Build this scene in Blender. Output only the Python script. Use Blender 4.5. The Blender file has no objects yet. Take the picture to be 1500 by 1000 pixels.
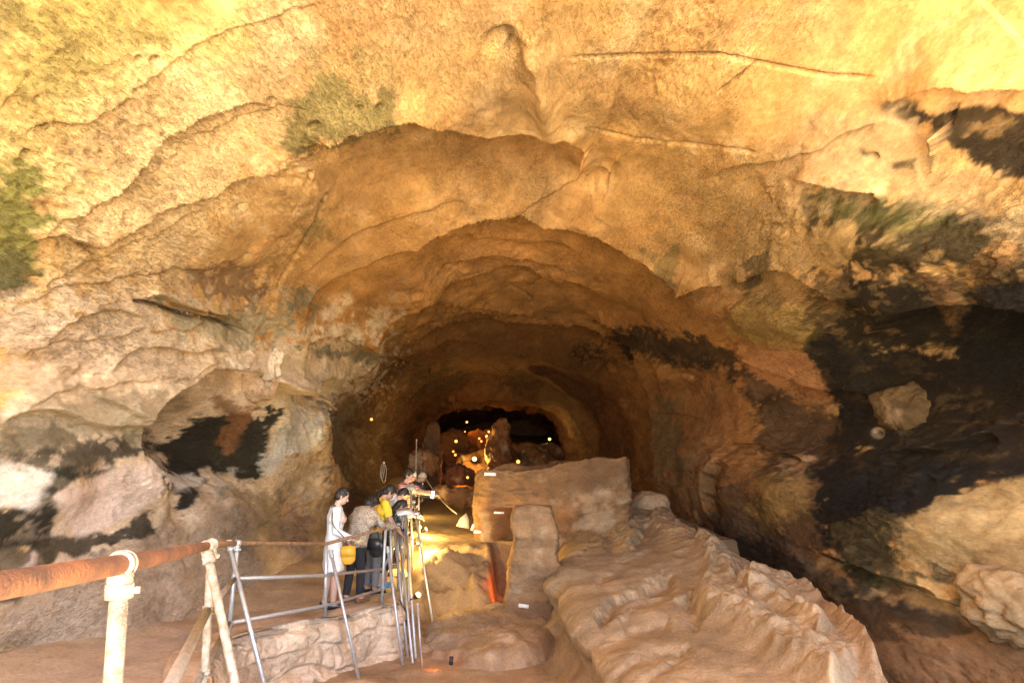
import bpy, bmesh, math, random
import numpy as np
from mathutils import Vector, Matrix, Euler

C = bpy.context.scene.collection
S = bpy.context.scene
R = math.radians
random.seed(4)

# ------------------------------------------------------------------ camera
PITCH = R(8.5)
SP, CP = math.sin(PITCH), math.cos(PITCH)
EYE = 3.0
cam_data = bpy.data.cameras.new('camera')
cam = bpy.data.objects.new('camera', cam_data)
C.objects.link(cam)
cam.location = (0, 0, EYE)
cam.rotation_euler = (R(90) + PITCH, 0, 0)
cam_data.sensor_width = 36
cam_data.lens = 24
cam_data.clip_start = 0.05
cam_data.clip_end = 600
S.camera = cam

# ------------------------------------------------------------------ sky, sun, exposure
SUN_EL, SUN_AZ = R(61), R(142)          # azimuth clockwise from +Y: the sun stands behind the viewer, to the right
w = bpy.data.worlds.new('World')
S.world = w
w.use_nodes = True
nt = w.node_tree
bg = nt.nodes['Background']
sky = nt.nodes.new('ShaderNodeTexSky')
sky.sky_type = 'NISHITA'
sky.sun_disc = False
sky.sun_elevation = SUN_EL
sky.sun_rotation = SUN_AZ
nt.links.new(sky.outputs[0], bg.inputs[0])
bg.inputs[1].default_value = 0.09
sun_data = bpy.data.lights.new('sun', 'SUN')
sun_data.energy = 5.0
sun_data.angle = R(0.5)
sun_data.color = (1.0, 0.93, 0.82)
sun = bpy.data.objects.new('sun', sun_data)
C.objects.link(sun)
sd = Vector((math.sin(SUN_AZ) * math.cos(SUN_EL), math.cos(SUN_AZ) * math.cos(SUN_EL), math.sin(SUN_EL)))
sun.rotation_euler = (-sd).to_track_quat('-Z', 'Y').to_euler()
sun.location = (-10, -30, 40)
S.view_settings.view_transform = 'Standard'
S.view_settings.look = 'None'
S.view_settings.gamma = 1
S.view_settings.exposure = 4.85
S.cycles.max_bounces = 8
S.cycles.diffuse_bounces = 4
S.cycles.glossy_bounces = 3
S.cycles.use_denoising = True
S.cycles.use_guiding = True
S.cycles.denoising_prefilter = 'NONE'
S.cycles.use_adaptive_sampling = False
S.cycles.sample_clamp_indirect = 0.4
S.cycles.caustics_reflective = False
S.cycles.caustics_refractive = False


# ------------------------------------------------------------------ maths helpers
def at(px, py, Y):
    """the point of the place seen at photo pixel (px, py), Y metres ahead"""
    a, b = (px - 750) / 1000, (500 - py) / 1000
    t = Y / (CP - b * SP)
    return (a * t, Y, EYE + (SP + b * CP) * t)


def proj(P):
    x, y, z = P[:, 0], P[:, 1], P[:, 2] - EYE
    d = y * CP + z * SP
    up = -y * SP + z * CP
    ok = d > 0.3
    d = np.where(ok, d, 0.3)
    px, py = 750 + 1000 * x / d, 500 - 1000 * up / d
    return np.where(ok, px, -9999), np.where(ok, py, -9999)


def _hash(ix, iy, iz, seed):
    h = (ix.astype(np.uint32) * np.uint32(374761393) + iy.astype(np.uint32) * np.uint32(668265263)
         + iz.astype(np.uint32) * np.uint32(2147483647 & 1274126177) + np.uint32(seed * 974711 & 0xffffffff))
    h = (h ^ (h >> np.uint32(13))) * np.uint32(1274126177)
    h = h ^ (h >> np.uint32(16))
    return h.astype(np.float32) / np.float32(4294967295.0)


def vnoise(P, seed=0):
    f = np.floor(P)
    t = (P - f).astype(np.float32)
    i = f.astype(np.int64)
    t = t * t * t * (t * (t * 6 - 15) + 10)
    out = 0
    for dx in (0, 1):
        wx = t[:, 0] if dx else 1 - t[:, 0]
        for dy in (0, 1):
            wy = t[:, 1] if dy else 1 - t[:, 1]
            for dz in (0, 1):
                wz = t[:, 2] if dz else 1 - t[:, 2]
                out = out + wx * wy * wz * _hash(i[:, 0] + dx, i[:, 1] + dy, i[:, 2] + dz, seed)
    return out * 2 - 1


def fbm(P, scale, octv=4, seed=0, gain=0.5, stretch=(1, 1, 1)):
    P = P * np.array(stretch) * scale
    out, amp, tot = 0, 1.0, 0
    for k in range(octv):
        out = out + amp * vnoise(P + 17.3 * k, seed + k)
        tot += amp
        P = P * 2.03
        amp *= gain
    return out / tot


def smooth(a, b, x):
    t = np.clip((x - a) / (b - a), 0, 1)
    return t * t * (3 - 2 * t)


def catmull(pts, n):
    pts = np.array(pts, float)
    p = np.vstack([2 * pts[0] - pts[1], pts, 2 * pts[-1] - pts[-2]])
    m = len(pts) - 1
    u = np.linspace(0, m, n)
    k = np.minimum(u.astype(int), m - 1)
    t = (u - k)[:, None]
    a, b, c, d = p[k], p[k + 1], p[k + 2], p[k + 3]
    return 0.5 * (2 * b + (c - a) * t + (2 * a - 5 * b + 4 * c - d) * t * t + (3 * b - a - 3 * c + d) * t ** 3)


def resample(pts, n):
    d = np.r_[0, np.cumsum(np.linalg.norm(np.diff(pts, axis=0), axis=1))]
    s = np.linspace(0, d[-1], n)
    return np.stack([np.interp(s, d, pts[:, k]) for k in range(pts.shape[1])], 1)


def pchip(xk, yk, x):
    """monotone cubic along axis 0 of yk"""
    h = np.diff(xk)
    sh = (len(h),) + (1,) * (yk.ndim - 1)
    dl = np.diff(yk, axis=0) / h.reshape(sh)
    m = np.zeros_like(yk)
    w1 = (2 * h[1:] + h[:-1]).reshape((-1,) + sh[1:])
    w2 = (h[1:] + 2 * h[:-1]).reshape((-1,) + sh[1:])
    same = dl[1:] * dl[:-1] > 0
    m[1:-1] = np.where(same, (w1 + w2) / (w1 / np.where(same, dl[:-1], 1) + w2 / np.where(same, dl[1:], 1)), 0)
    m[0], m[-1] = dl[0], dl[-1]
    k = np.clip(np.searchsorted(xk, x) - 1, 0, len(h) - 1)
    hh = h[k].reshape((-1,) + sh[1:])
    t = ((x - xk[k]) / h[k]).reshape((-1,) + sh[1:])
    return ((1 + 2 * t) * (1 - t) ** 2 * yk[k] + t * (1 - t) ** 2 * hh * m[k]
            + t * t * (3 - 2 * t) * yk[k + 1] + t * t * (t - 1) * hh * m[k + 1])


def line_dist(px, py, pts):
    """distance to a traced line, its side (+ = right hand of travel, below for left-to-right), share along it"""
    best = np.full(px.shape, 1e9)
    side = np.zeros(px.shape)
    along = np.zeros(px.shape)
    pts = np.array(pts, float)
    L = np.r_[0, np.cumsum(np.linalg.norm(np.diff(pts, axis=0), axis=1))]
    for k in range(len(pts) - 1):
        ax, ay = pts[k]
        dx, dy = pts[k + 1] - pts[k]
        ln = math.hypot(dx, dy)
        t = np.clip(((px - ax) * dx + (py - ay) * dy) / ln ** 2, 0, 1)
        d = np.hypot(px - ax - t * dx, py - ay - t * dy)
        c = (dx * (py - ay) - dy * (px - ax)) / ln
        m = d < best
        best = np.where(m, d, best)
        side = np.where(m, np.sign(c), side)
        along = np.where(m, (L[k] + t * ln) / L[-1], along)
    return best, side, along


def poly_mask(px, py, poly, soft):
    poly = np.array(poly, float)
    out = np.zeros(px.shape)
    lo, hi = poly.min(0) - 40, poly.max(0) + 40
    sel = np.where((px > lo[0]) & (px < hi[0]) & (py > lo[1]) & (py < hi[1]))[0]
    if not len(sel):
        return out
    x, y = px[sel], py[sel]
    d, _, _ = line_dist(x, y, np.vstack([poly, poly[:1]]))
    inside = np.zeros(x.shape, bool)
    n = len(poly)
    for i in range(n):
        x1, y1 = poly[i]
        x2, y2 = poly[(i + 1) % n]
        if y1 == y2:
            continue
        inside ^= ((y1 > y) != (y2 > y)) & (x < (x2 - x1) * (y - y1) / (y2 - y1) + x1)
    out[sel] = smooth(soft, -soft, np.where(inside, -d, d))
    return out


# ------------------------------------------------------------------ object helpers
def tag(o, label=None, cat=None, group=None, kind=None):
    if label: o['label'] = label
    if cat: o['category'] = cat
    if group: o['group'] = group
    if kind: o['kind'] = kind
    return o


def empty(name, loc=(0, 0, 0), rz=0.0):
    o = bpy.data.objects.new(name, None)
    o.empty_display_size = 0.1
    o.location = loc
    o.rotation_euler = (0, 0, rz)
    C.objects.link(o)
    return o


def link(name, me, mats, parent=None, smoothed=True):
    o = bpy.data.objects.new(name, me)
    C.objects.link(o)
    for m in (mats if isinstance(mats, (list, tuple)) else [mats]):
        me.materials.append(m)
    if parent: o.parent = parent
    if smoothed:
        me.polygons.foreach_set('use_smooth', [True] * len(me.polygons))
    return o


def mesh_np(name, V, F, col=None):
    """mesh from arrays; col = one colour per vertex"""
    me = bpy.data.meshes.new(name)
    V = np.asarray(V, np.float32)
    F = np.asarray(F, np.int32)
    me.vertices.add(len(V))
    me.vertices.foreach_set('co', V.ravel())
    k = F.shape[1]
    me.loops.add(F.size)
    me.loops.foreach_set('vertex_index', F.ravel())
    me.polygons.add(len(F))
    me.polygons.foreach_set('loop_start', np.arange(0, F.size, k, dtype=np.int32))
    me.update(calc_edges=True)
    if col is not None:
        a = me.color_attributes.new('tint', 'FLOAT_COLOR', 'POINT')
        c4 = np.ones((len(V), 4), np.float32)
        c4[:, :3] = col
        a.data.foreach_set('color', c4.ravel())
    me.validate()
    return me


def grid_faces(nu, nv, flip=False):
    i = np.arange(nu * nv).reshape(nv, nu)
    a, b, c, d = i[:-1, :-1].ravel(), i[:-1, 1:].ravel(), i[1:, 1:].ravel(), i[1:, :-1].ravel()
    return np.stack([a, d, c, b] if flip else [a, b, c, d], 1)


def grid_normals(P, nu, nv):
    G = P.reshape(nv, nu, 3)
    n = np.cross(np.gradient(G, axis=1), np.gradient(G, axis=0))
    n /= np.linalg.norm(n, axis=2, keepdims=True) + 1e-9
    return n.reshape(-1, 3)


# ------------------------------------------------------------------ materials
def mat(name, base=(.5, .5, .5), rough=.6, metal=0.0, vary=0.15, vscale=20, bump=0.0, bscale=60, emit=None, estr=0, vary_col=None):
    m = bpy.data.materials.new(name)
    m.use_nodes = True
    t = m.node_tree
    b = t.nodes['Principled BSDF']
    b.inputs['Roughness'].default_value = rough
    b.inputs['Metallic'].default_value = metal
    tc = t.nodes.new('ShaderNodeTexCoord')
    n = t.nodes.new('ShaderNodeTexNoise')
    n.inputs['Scale'].default_value = vscale
    n.inputs['Detail'].default_value = 6
    t.links.new(tc.outputs['Object'], n.inputs['Vector'])
    r = t.nodes.new('ShaderNodeValToRGB')
    r.color_ramp.elements[0].position = .3
    r.color_ramp.elements[1].position = .7
    lo = [c * (1 - vary) for c in base] if vary_col is None else vary_col
    hi = [min(1, c * (1 + vary)) for c in base]
    r.color_ramp.elements[0].color = (*lo, 1)
    r.color_ramp.elements[1].color = (*hi, 1)
    t.links.new(n.outputs[0], r.inputs[0])
    t.links.new(r.outputs[0], b.inputs['Base Color'])
    if bump:
        n2 = t.nodes.new('ShaderNodeTexNoise')
        n2.inputs['Scale'].default_value = bscale
        n2.inputs['Detail'].default_value = 5
        t.links.new(tc.outputs['Object'], n2.inputs['Vector'])
        bp = t.nodes.new('ShaderNodeBump')
        bp.inputs['Strength'].default_value = bump
        bp.inputs['Distance'].default_value = .01
        t.links.new(n2.outputs[0], bp.inputs['Height'])
        t.links.new(bp.outputs[0], b.inputs['Normal'])
    if emit:
        b.inputs['Emission Color'].default_value = (*emit, 1)
        b.inputs['Emission Strength'].default_value = estr
    return m


def rock_mat(name, bump=1.0, dist=0.05, pit=0.5, fine=(.72, 1.28), scale=1.0, rough=.9, grain=1.0, along=.8):
    """rock: the vertex tint times layered noise, with bump of lumps, pits and grain"""
    m = bpy.data.materials.new(name)
    m.use_nodes = True
    t = m.node_tree
    N, L = t.nodes.new, t.links.new
    b = t.nodes['Principled BSDF']
    b.inputs['Roughness'].default_value = rough
    b.inputs['Specular IOR Level'].default_value = .25
    at_ = N('ShaderNodeVertexColor'); at_.layer_name = 'tint'
    tc = N('ShaderNodeTexCoord')
    mp = N('ShaderNodeMapping'); mp.inputs['Scale'].default_value = (scale, scale * along, scale * 1.25)
    L(tc.outputs['Object'], mp.inputs[0])

    def noise(sc, det, rg=.55, dis=0.0):
        n = N('ShaderNodeTexNoise')
        n.inputs['Scale'].default_value = sc
        n.inputs['Detail'].default_value = det
        n.inputs['Roughness'].default_value = rg
        n.inputs['Distortion'].default_value = dis
        L(mp.outputs[0], n.inputs['Vector'])
        return n

    def math_(op, a, bb):
        k = N('ShaderNodeMath'); k.operation = op
        for s, v in enumerate((a, bb)):
            if isinstance(v, (int, float)): k.inputs[s].default_value = v
            else: L(v, k.inputs[s])
        return k.outputs[0]

    def remap(v, a, bb, lo, hi):
        k = N('ShaderNodeMapRange')
        L(v, k.inputs[0])
        for s, q in enumerate((a, bb, lo, hi)): k.inputs[s + 1].default_value = q
        return k.outputs[0]
    n1 = noise(2.2, 8, .62, .4)
    n2 = noise(22, 8, .68)
    n3 = noise(60, 5, .6)
    v1 = N('ShaderNodeTexVoronoi'); v1.inputs['Scale'].default_value = 27
    v1.feature = 'SMOOTH_F1'
    wob = N('ShaderNodeMix'); wob.data_type = 'VECTOR'; wob.inputs[0].default_value = .12
    L(mp.outputs[0], wob.inputs[4]); L(n2.outputs['Color'], wob.inputs[5])
    L(wob.outputs[1], v1.inputs['Vector'])
    f1 = remap(n1.outputs[0], .3, .7, fine[0], fine[1])
    f2 = remap(n2.outputs[0], .3, .7, .8, 1.18)
    f3 = remap(n3.outputs[0], .3, .7, .88, 1.1)
    f = math_('MULTIPLY', math_('MULTIPLY', f1, f2), f3)
    mul = N('ShaderNodeMix'); mul.data_type = 'RGBA'; mul.blend_type = 'MULTIPLY'; mul.inputs[0].default_value = 1
    L(at_.outputs[0], mul.inputs[6])
    cmb = N('ShaderNodeCombineColor')
    L(f, cmb.inputs[0])
    L(math_('POWER', f, 1.1), cmb.inputs[1]); L(math_('POWER', f, 1.3), cmb.inputs[2])
    L(cmb.outputs[0], mul.inputs[7])
    L(mul.outputs[2], b.inputs['Base Color'])
    pits = remap(v1.outputs[0], .05, .45, 0, 1)
    vary = remap(noise(.55, 3, .5, .6).outputs[0], .40, .62, .12, 1.35)       # waterworn and pitted places
    h = math_('ADD', math_('MULTIPLY', n2.outputs[0], .75 * grain), math_('MULTIPLY', n3.outputs[0], .25 * grain))
    h = math_('ADD', h, math_('MULTIPLY', pits, pit * .3))
    h = math_('ADD', math_('MULTIPLY', h, vary), math_('MULTIPLY', n1.outputs[0], .7))
    bp = N('ShaderNodeBump'); bp.inputs['Strength'].default_value = bump; bp.inputs['Distance'].default_value = dist
    L(h, bp.inputs['Height']); L(bp.outputs[0], b.inputs['Normal'])
    return m


M_CAVE = rock_mat('cave_rock', bump=1.0, dist=.035, pit=1.6, grain=1.5, along=.42)
M_FLOOR = rock_mat('cave_floor_earth', bump=.7, dist=.035, pit=.2, fine=(.82, 1.16))
M_SHELF = rock_mat('dusty_rock', bump=.9, dist=.03, pit=.4, fine=(.82, 1.18), scale=1.3)
M_BLOCKS = rock_mat('pale_stone', bump=.8, dist=.03, pit=.3, fine=(.8, 1.2), scale=2)

TAN = np.array((.45, .30, .13))
PALE = np.array((.60, .47, .35))
EARTH = np.array((.46, .335, .215))


# ------------------------------------------------------------------ cave shell
def ring(Y, pix):
    return Y, [(at(x, y, Y)[0], at(x, y, Y)[2]) for x, y in pix]


NEAR = [(-4.3, -.8), (-4.35, 1.2), (-4.5, 2.5), (-4.6, 3.5), (-4.3, 4.9), (-3.5, 6.2), (-2.1, 7.2), (-.2, 7.65), (1.6, 7.6),
        (3.1, 7.0), (4.2, 5.9), (4.8, 4.5), (5.0, 3.1), (4.8, 1.5), (4.5, -.8)]


def near(Y, s, dz):
    return Y, [(x * s, z + dz * max(0, z) / 7) for x, z in NEAR]


RINGS = [
    near(-2.5, 1.35, .9), near(0.5, 1.14, .4), near(3, 1.04, .1), near(5.5, 1.0, 0),
    ring(8, [(195, 1060), (200, 935), (165, 830), (140, 740), (160, 660), (170, 590), (200, 490), (265, 360), (370, 245), (530, 155), (750, 108),
             (960, 125), (1120, 190), (1250, 310), (1330, 450), (1365, 600), (1365, 740), (1335, 860), (1290, 1060)]),
    ring(11, [(335, 980), (335, 860), (310, 770), (292, 700), (298, 630), (318, 560), (352, 470), (430, 360), (540, 278), (650, 238), (750, 222), (880, 235),
              (1000, 290), (1090, 370), (1160, 460), (1205, 560), (1215, 660), (1195, 760), (1170, 860), (1160, 960)]),
    ring(14, [(435, 900), (432, 825), (402, 750), (392, 680), (400, 610), (420, 520), (470, 430), (560, 382), (650, 352), (750, 334), (850, 345), (930, 377),
              (1000, 432), (1060, 490), (1105, 560), (1130, 640), (1120, 720), (1100, 800), (1090, 880)]),
    ring(19, [(500, 850), (496, 780), (478, 715), (462, 650), (475, 585), (520, 520), (580, 468), (650, 432), (740, 412), (830, 418), (900, 445), (960, 500),
              (1005, 570), (1030, 650), (1020, 720), (1000, 770), (995, 850)]),
    ring(24, [(540, 800), (535, 740), (512, 690), (500, 640), (512, 592), (545, 545), (600, 503), (670, 478), (750, 470), (830, 482), (888, 512), (935, 570),
              (960, 640), (958, 690), (945, 740), (940, 800)]),
    ring(30, [(560, 780), (555, 725), (540, 680), (535, 635), (560, 585), (610, 540), (680, 522), (760, 524), (820, 540), (868, 572), (900, 620),
              (910, 670), (900, 715), (895, 780)]),
    ring(38, [(595, 750), (590, 705), (578, 660), (585, 620), (622, 585), (680, 566), (750, 566), (810, 582), (848, 615), (862, 660), (855, 705), (850, 750)]),
    ring(46, [(622, 730), (618, 695), (612, 655), (622, 620), (660, 600), (720, 596), (775, 602), (812, 615), (826, 645), (828, 690), (826, 730)]),
    ring(56, [(630, 720), (626, 690), (622, 650), (632, 612), (665, 590), (720, 584), (775, 590), (815, 605), (830, 640), (832, 690), (830, 720)]),
    ring(72, [(650, 710), (648, 680), (650, 650), (660, 630), (685, 618), (725, 615), (765, 618), (795, 628), (805, 650), (808, 680), (806, 710)]),
]
NU, NV_FAR, NV_NEAR = 1150, 800, 70
yk = np.array([r[0] for r in RINGS], float)
ctrl = np.stack([resample(catmull(r[1], 400), NU) for r in RINGS])
ys = np.r_[np.linspace(-2.5, 3.6, NV_NEAR, endpoint=False), np.exp(np.linspace(math.log(3.6), math.log(72), NV_FAR))]
XZ = pchip(yk, ctrl, ys)
NV = len(ys)
SH = np.empty((NV, NU, 3))
SH[..., 0], SH[..., 2] = XZ[..., 0], XZ[..., 1]
uk = np.linspace(0, 1, NU)[None]
SH[..., 1] = ys[:, None] + np.clip((4.2 - ys[:, None]) / 6.7, 0, 1) ** 1.5 * (-2.0 + 4.8 * smooth(.25, 1, uk))     # the unseen mouth is shaped askew, open right, to brighten the left wall
SH = SH.reshape(-1, 3)
NRM = grid_normals(SH, NU, NV)
ctr = np.array((0, 0, 3.0))
rad = SH - np.stack([np.zeros(len(SH)), SH[:, 1], np.full(len(SH), 3.0)], 1)
NRM *= np.sign((NRM * rad).sum(1))[:, None]           # outward, into the rock
PX, PY = proj(SH)
SEL = np.where((PX > -600) & (PX < 2100) & (PY > -600) & (PY < 1500) & (SH[:, 1] > 2))[0]
RIM = smooth(-600, -250, PX[SEL]) * smooth(2100, 1750, PX[SEL]) * smooth(-600, -250, PY[SEL]) * smooth(2, 3, SH[SEL, 1])     # nothing traced stops short at a line
FX, FY = PX[SEL], PY[SEL]
P_SEL = SH[SEL]
wob1 = fbm(P_SEL, .9, 4, 5)
wob2 = fbm(P_SEL, .9, 4, 25)
wob3 = fbm(P_SEL, 5, 3, 45)
wob4 = fbm(P_SEL, 5, 3, 65)
QX, QY = FX + wob1 * 9 + wob3 * 3, FY + wob2 * 9 + wob4 * 3        # traced lines waver with the rock
disp = np.zeros(len(SH))
dsel = np.zeros(len(SEL))
cav = np.zeros(len(SEL))


def ledge(pts, amp, decay, edge=2.5, wv=1.0):
    pts = np.array(pts, float)
    if 410 < pts[:, 1].mean() < 610 and 540 < pts[:, 0].mean() < 900: amp = min(amp, .45) * 1.0; decay *= .75     # the far vault: many shallow steps
    """beyond the traced lip the rock steps back by amp and comes down again over decay pixels"""
    pts = np.array(pts, float)
    lo, hi = pts.min(0) - 4 * decay - 30, pts.max(0) + 4 * decay + 30
    qx, qy = FX + (QX - FX) * wv, FY + (QY - FY) * wv
    k = np.where((qx > lo[0]) & (qx < hi[0]) & (qy > lo[1]) & (qy < hi[1]))[0]
    d, s, al = line_dist(qx[k], qy[k], catmull(pts, len(pts) * 4))
    fade = smooth(0, .16, al) * smooth(1, .84, al)
    hang_m = .62 * amp * fade
    off = np.clip(np.abs(hang_m) * 1000 / P_SEL[k, 1], 0, decay * 1.2) * np.sign(amp)
    sd_ = d * s + off * (1 if amp > 0 else 0)
    far = np.exp(-np.maximum(sd_, 0) / (decay * 1.6))
    v = smooth(-edge * .3, edge, sd_)
    hang = np.exp(np.minimum(sd_, 0) / (decay * .9)) * (1 - v)          # the rock sinks towards the lip, then steps back up
    dsel[k] += (.62 * amp * fade * v * far - hang_m * hang) * (1 + .3 * wob1[k])


def crack(pts, depth, width=2.0, wv=1.0):
    pts = np.array(pts, float)
    lo, hi = pts.min(0) - 30, pts.max(0) + 30
    qx, qy = FX + (QX - FX) * wv, FY + (QY - FY) * wv
    k = np.where((qx > lo[0]) & (qx < hi[0]) & (qy > lo[1]) & (qy < hi[1]))[0]
    d, s, al = line_dist(qx[k], qy[k], pts)
    fade = smooth(0, .1, al) * smooth(1, .9, al) * (1 + .6 * wob3[k])
    g = np.exp(-(d / width) ** 2) * fade
    dsel[k] += depth * g
    cav[k] = np.maximum(cav[k], g * min(1, depth / .12))


def bulge(cx, cy, rx, ry, amp, ang=0, power=1):
    c, s = math.cos(R(ang)), math.sin(R(ang))
    dx, dy = QX - cx, QY - cy
    e = ((dx * c + dy * s) / rx) ** 2 + ((-dx * s + dy * c) / ry) ** 2
    dsel[:] += amp * np.exp(-e ** power)


# --- ledges traced over the roof
ledge([(430, 208), (470, 197), (510, 192), (560, 184), (600, 190), (640, 203), (700, 208), (760, 206), (800, 209), (830, 222), (850, 238), (885, 246)], .55, 55)
ledge([(146, 305), (190, 272), (218, 245), (245, 214), (282, 187), (354, 160), (405, 150)], .20, 24)
ledge([(20, 360), (70, 350), (130, 372), (180, 345), (240, 310), (300, 290), (350, 262), (430, 255)], .16, 26)
ledge([(425, 480), (470, 425), (520, 402), (560, 388), (620, 366), (680, 346), (730, 338), (790, 340)], .26, 34)
ledge([(585, 374), (640, 354), (690, 340), (720, 333), (745, 329), (772, 336), (795, 348), (850, 347), (900, 366), (940, 386), (975, 412), (1005, 436)], .55, 34)
ledge([(545, 528), (562, 495), (590, 462), (620, 442), (660, 428)], .45, 22)
ledge([(520, 566), (556, 545), (590, 528), (622, 520), (660, 512)], .45, 22)
ledge([(440, 398), (500, 352), (580, 322), (660, 300), (700, 296)], .10, 26)
ledge([(860, 470), (920, 490), (960, 530), (985, 580)], .4, 24)
ledge([(580, 492), (615, 482), (650, 472), (700, 464), (760, 468), (810, 476)], .24, 14)
ledge([(640, 400), (690, 392), (740, 390), (790, 394), (840, 402)], .2, 16)
ledge([(640, 372), (680, 366), (740, 366), (800, 372), (860, 386)], .14, 22)
ledge([(572, 478), (595, 455), (616, 440), (656, 424), (700, 416), (732, 412), (770, 410), (804, 418), (850, 420), (900, 440)], .38, 24)
ledge([(600, 468), (640, 454), (680, 453), (736, 456), (784, 462), (824, 472)], .24, 16)
ledge([(560, 505), (608, 504), (640, 492), (680, 481), (720, 475), (760, 477), (816, 484), (860, 493), (892, 512), (912, 540)], .50, 20)
ledge([(612, 570), (624, 558), (640, 540), (680, 528), (720, 521), (760, 526), (800, 532), (850, 545)], .9, 26)
ledge([(600, 520), (640, 506), (680, 502), (730, 508)], .2, 14)
ledge([(470, 606), (482, 594), (516, 580), (560, 576), (600, 580)], .45, 24)
ledge([(640, 600), (690, 590), (740, 594), (790, 606)], .5, 18)
# the near left wall ends in an edge, dark hollow behind it
ledge([(522, 735), (514, 706), (503, 690), (490, 668), (483, 645), (486, 610), (500, 590)], .95, 42, 3)
# the lip over the left hollow
ledge([(205, 672), (235, 640), (252, 612), (290, 582), (330, 566), (400, 592), (440, 592), (480, 562), (525, 545)], .60, 52)
ledge([(0, 615), (60, 608), (130, 625), (180, 632), (230, 618)], .14, 26)
ledge([(150, 545), (190, 520), (230, 513), (280, 515), (320, 520)], .14, 20)
ledge([(440, 500), (480, 500), (520, 508), (548, 520)], .22, 18)
ledge([(190, 438), (240, 450), (300, 466), (362, 486)], .20, 16)
ledge([(60, 500), (110, 470), (160, 460), (210, 470)], .10, 18)
# right-hand side
ledge([(1290, 168), (1330, 152), (1400, 150), (1450, 160), (1950, 162)], .35, 40)
ledge([(1175, 262), (1210, 266), (1260, 282), (1310, 290)], .25, 26)
ledge([(1085, 432), (1120, 414), (1160, 408), (1200, 430), (1212, 462)], .32, 26)
ledge([(1062, 452), (1090, 440), (1130, 442), (1170, 452), (1205, 472)], -.18, 22)
ledge([(985, 430), (1000, 436), (1030, 428), (1060, 420)], .22, 24)
ledge([(1180, 512), (1250, 518), (1330, 516), (1420, 510), (1950, 508)], .75, 50)
ledge([(1060, 520), (1100, 548), (1140, 570), (1180, 588), (1228, 588)], .18, 26)
ledge([(903, 488), (915, 520), (930, 560), (950, 592), (966, 640), (966, 690), (945, 745)], .75, 36, 3)
ledge([(1265, 668), (1300, 672), (1350, 668), (1400, 655), (1440, 648)], .22, 30)
ledge([(1135, 790), (1190, 812), (1240, 845), (1300, 872), (1370, 890), (1440, 915), (1950, 942)], .30, 30)
ledge([(1080, 690), (1110, 660), (1140, 670), (1178, 678)], .2, 22)
ledge([(1060, 770), (1064, 735), (1085, 700), (1100, 690)], .3, 22)
ledge([(1100, 470), (1040, 545), (1000, 540)], .1, 20)
ledge([(1040, 260), (1100, 240), (1180, 225), (1260, 190), (1300, 168)], .08, 24)
ledge([(680, 330), (740, 310), (800, 290), (850, 262), (880, 246)], .07, 16)
ledge([(860, 270), (880, 262), (896, 268)], .25, 14)
for q in (0, 3, 5):            # the faint bedding of the upper left vault
    y0 = 60 + q * 45
    ledge([(20, y0 + 150), (110, y0 + 115), (210, y0 + 70), (300, y0 + 10), (400, y0 - 40), (480, y0 - 70)], .05, 16, 3, 2.6)
for q, y0 in enumerate((405, 552, 484)):
    ledge([(10, y0 + 40), (90, y0 + 20), (180, y0 + 4), (280, y0 - 12), (380, y0 - 40)], .05, 12, 3, 2.0)
# --- bulges (minus hangs into the cave)
bulge(790, 110, 18, 70, -.30, -12)
bulge(845, 228, 34, 16, -.25, 30)
bulge(765, 52, 14, 30, -.2, -50)
bulge(505, 168, 70, 28, -.30, -10)
bulge(880, 252, 26, 18, .25)
bulge(740, 342, 40, 12, .18)
bulge(1040, 660, 62, 80, -.75, 10)
bulge(1150, 728, 40, 40, -.40)
bulge(1092, 735, 22, 50, -.3)
bulge(1180, 640, 40, 40, .2)
bulge(1030, 610, 20, 90, .1)
bulge(1350, 480, 160, 50, .75)
bulge(1330, 340, 150, 45, -.30, 8)
bulge(1310, 450, 60, 40, -.18)
bulge(1330, 580, 200, 70, .75)
bulge(1400, 780, 140, 60, -.35, 10)
bulge(1130, 470, 60, 26, -.25, 10)
bulge(310, 650, 75, 50, 1.0, 20)
bulge(215, 690, 60, 40, -.2, 20)
bulge(90, 720, 70, 60, -.2)
bulge(270, 725, 18, 36, .25)
bulge(430, 740, 24, 40, .35)
bulge(440, 640, 30, 60, -.25, 20)
bulge(350, 410, 60, 30, .12)
bulge(310, 320, 120, 60, -.15, -30)
bulge(420, 470, 22, 40, -.2)
bulge(690, 270, 130, 40, .18)
bulge(1210, 240, 70, 26, -.12, -8)
disp[SEL] = dsel * RIM
# --- rock relief of its own
n_big = fbm(SH, .35, 3, 101)
n_mid = fbm(SH, 1.2, 4, 111, .55, (1, .5, 1.5))
n_sm = fbm(SH, 5, 4, 131, .6, (1, .42, 1.5))
rough_w = np.full(len(SH), 1.0)
rough_w[SEL] = np.clip(1.15 - .75 * poly_mask(FX, FY, [(470, 230), (860, 230), (1010, 430), (960, 740), (900, 560), (480, 700), (420, 480)], 40)
                       + .6 * poly_mask(FX, FY, [(0, 0), (560, 0), (560, 150), (420, 230), (0, 420)], 50)
                       + .8 * poly_mask(FX, FY, [(1060, 360), (1500, 260), (1500, 900), (1200, 760)], 40), .3, 2)
rid = 1 - np.abs(n_mid)
amp_big = np.where(SH[:, 1] > 5, .22, .4)
n_f = fbm(SH, 12, 3, 171, .6, (1, .42, 1.3))
disp += -amp_big * n_big * .8 + (-.05 * n_mid - .015 * rid) * rough_w + (-.024 * n_sm - .022 * n_f) * rough_w * (.35 + 1.3 * smooth(-.15, .3, fbm(SH, .45, 3, 181)))
deep = smooth(26, 45, SH[:, 1])
disp += deep * (fbm(SH, .5, 3, 151) * .9)
SHELL = SH + NRM * np.clip(disp, -1.2, 1.6)[:, None]
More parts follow.
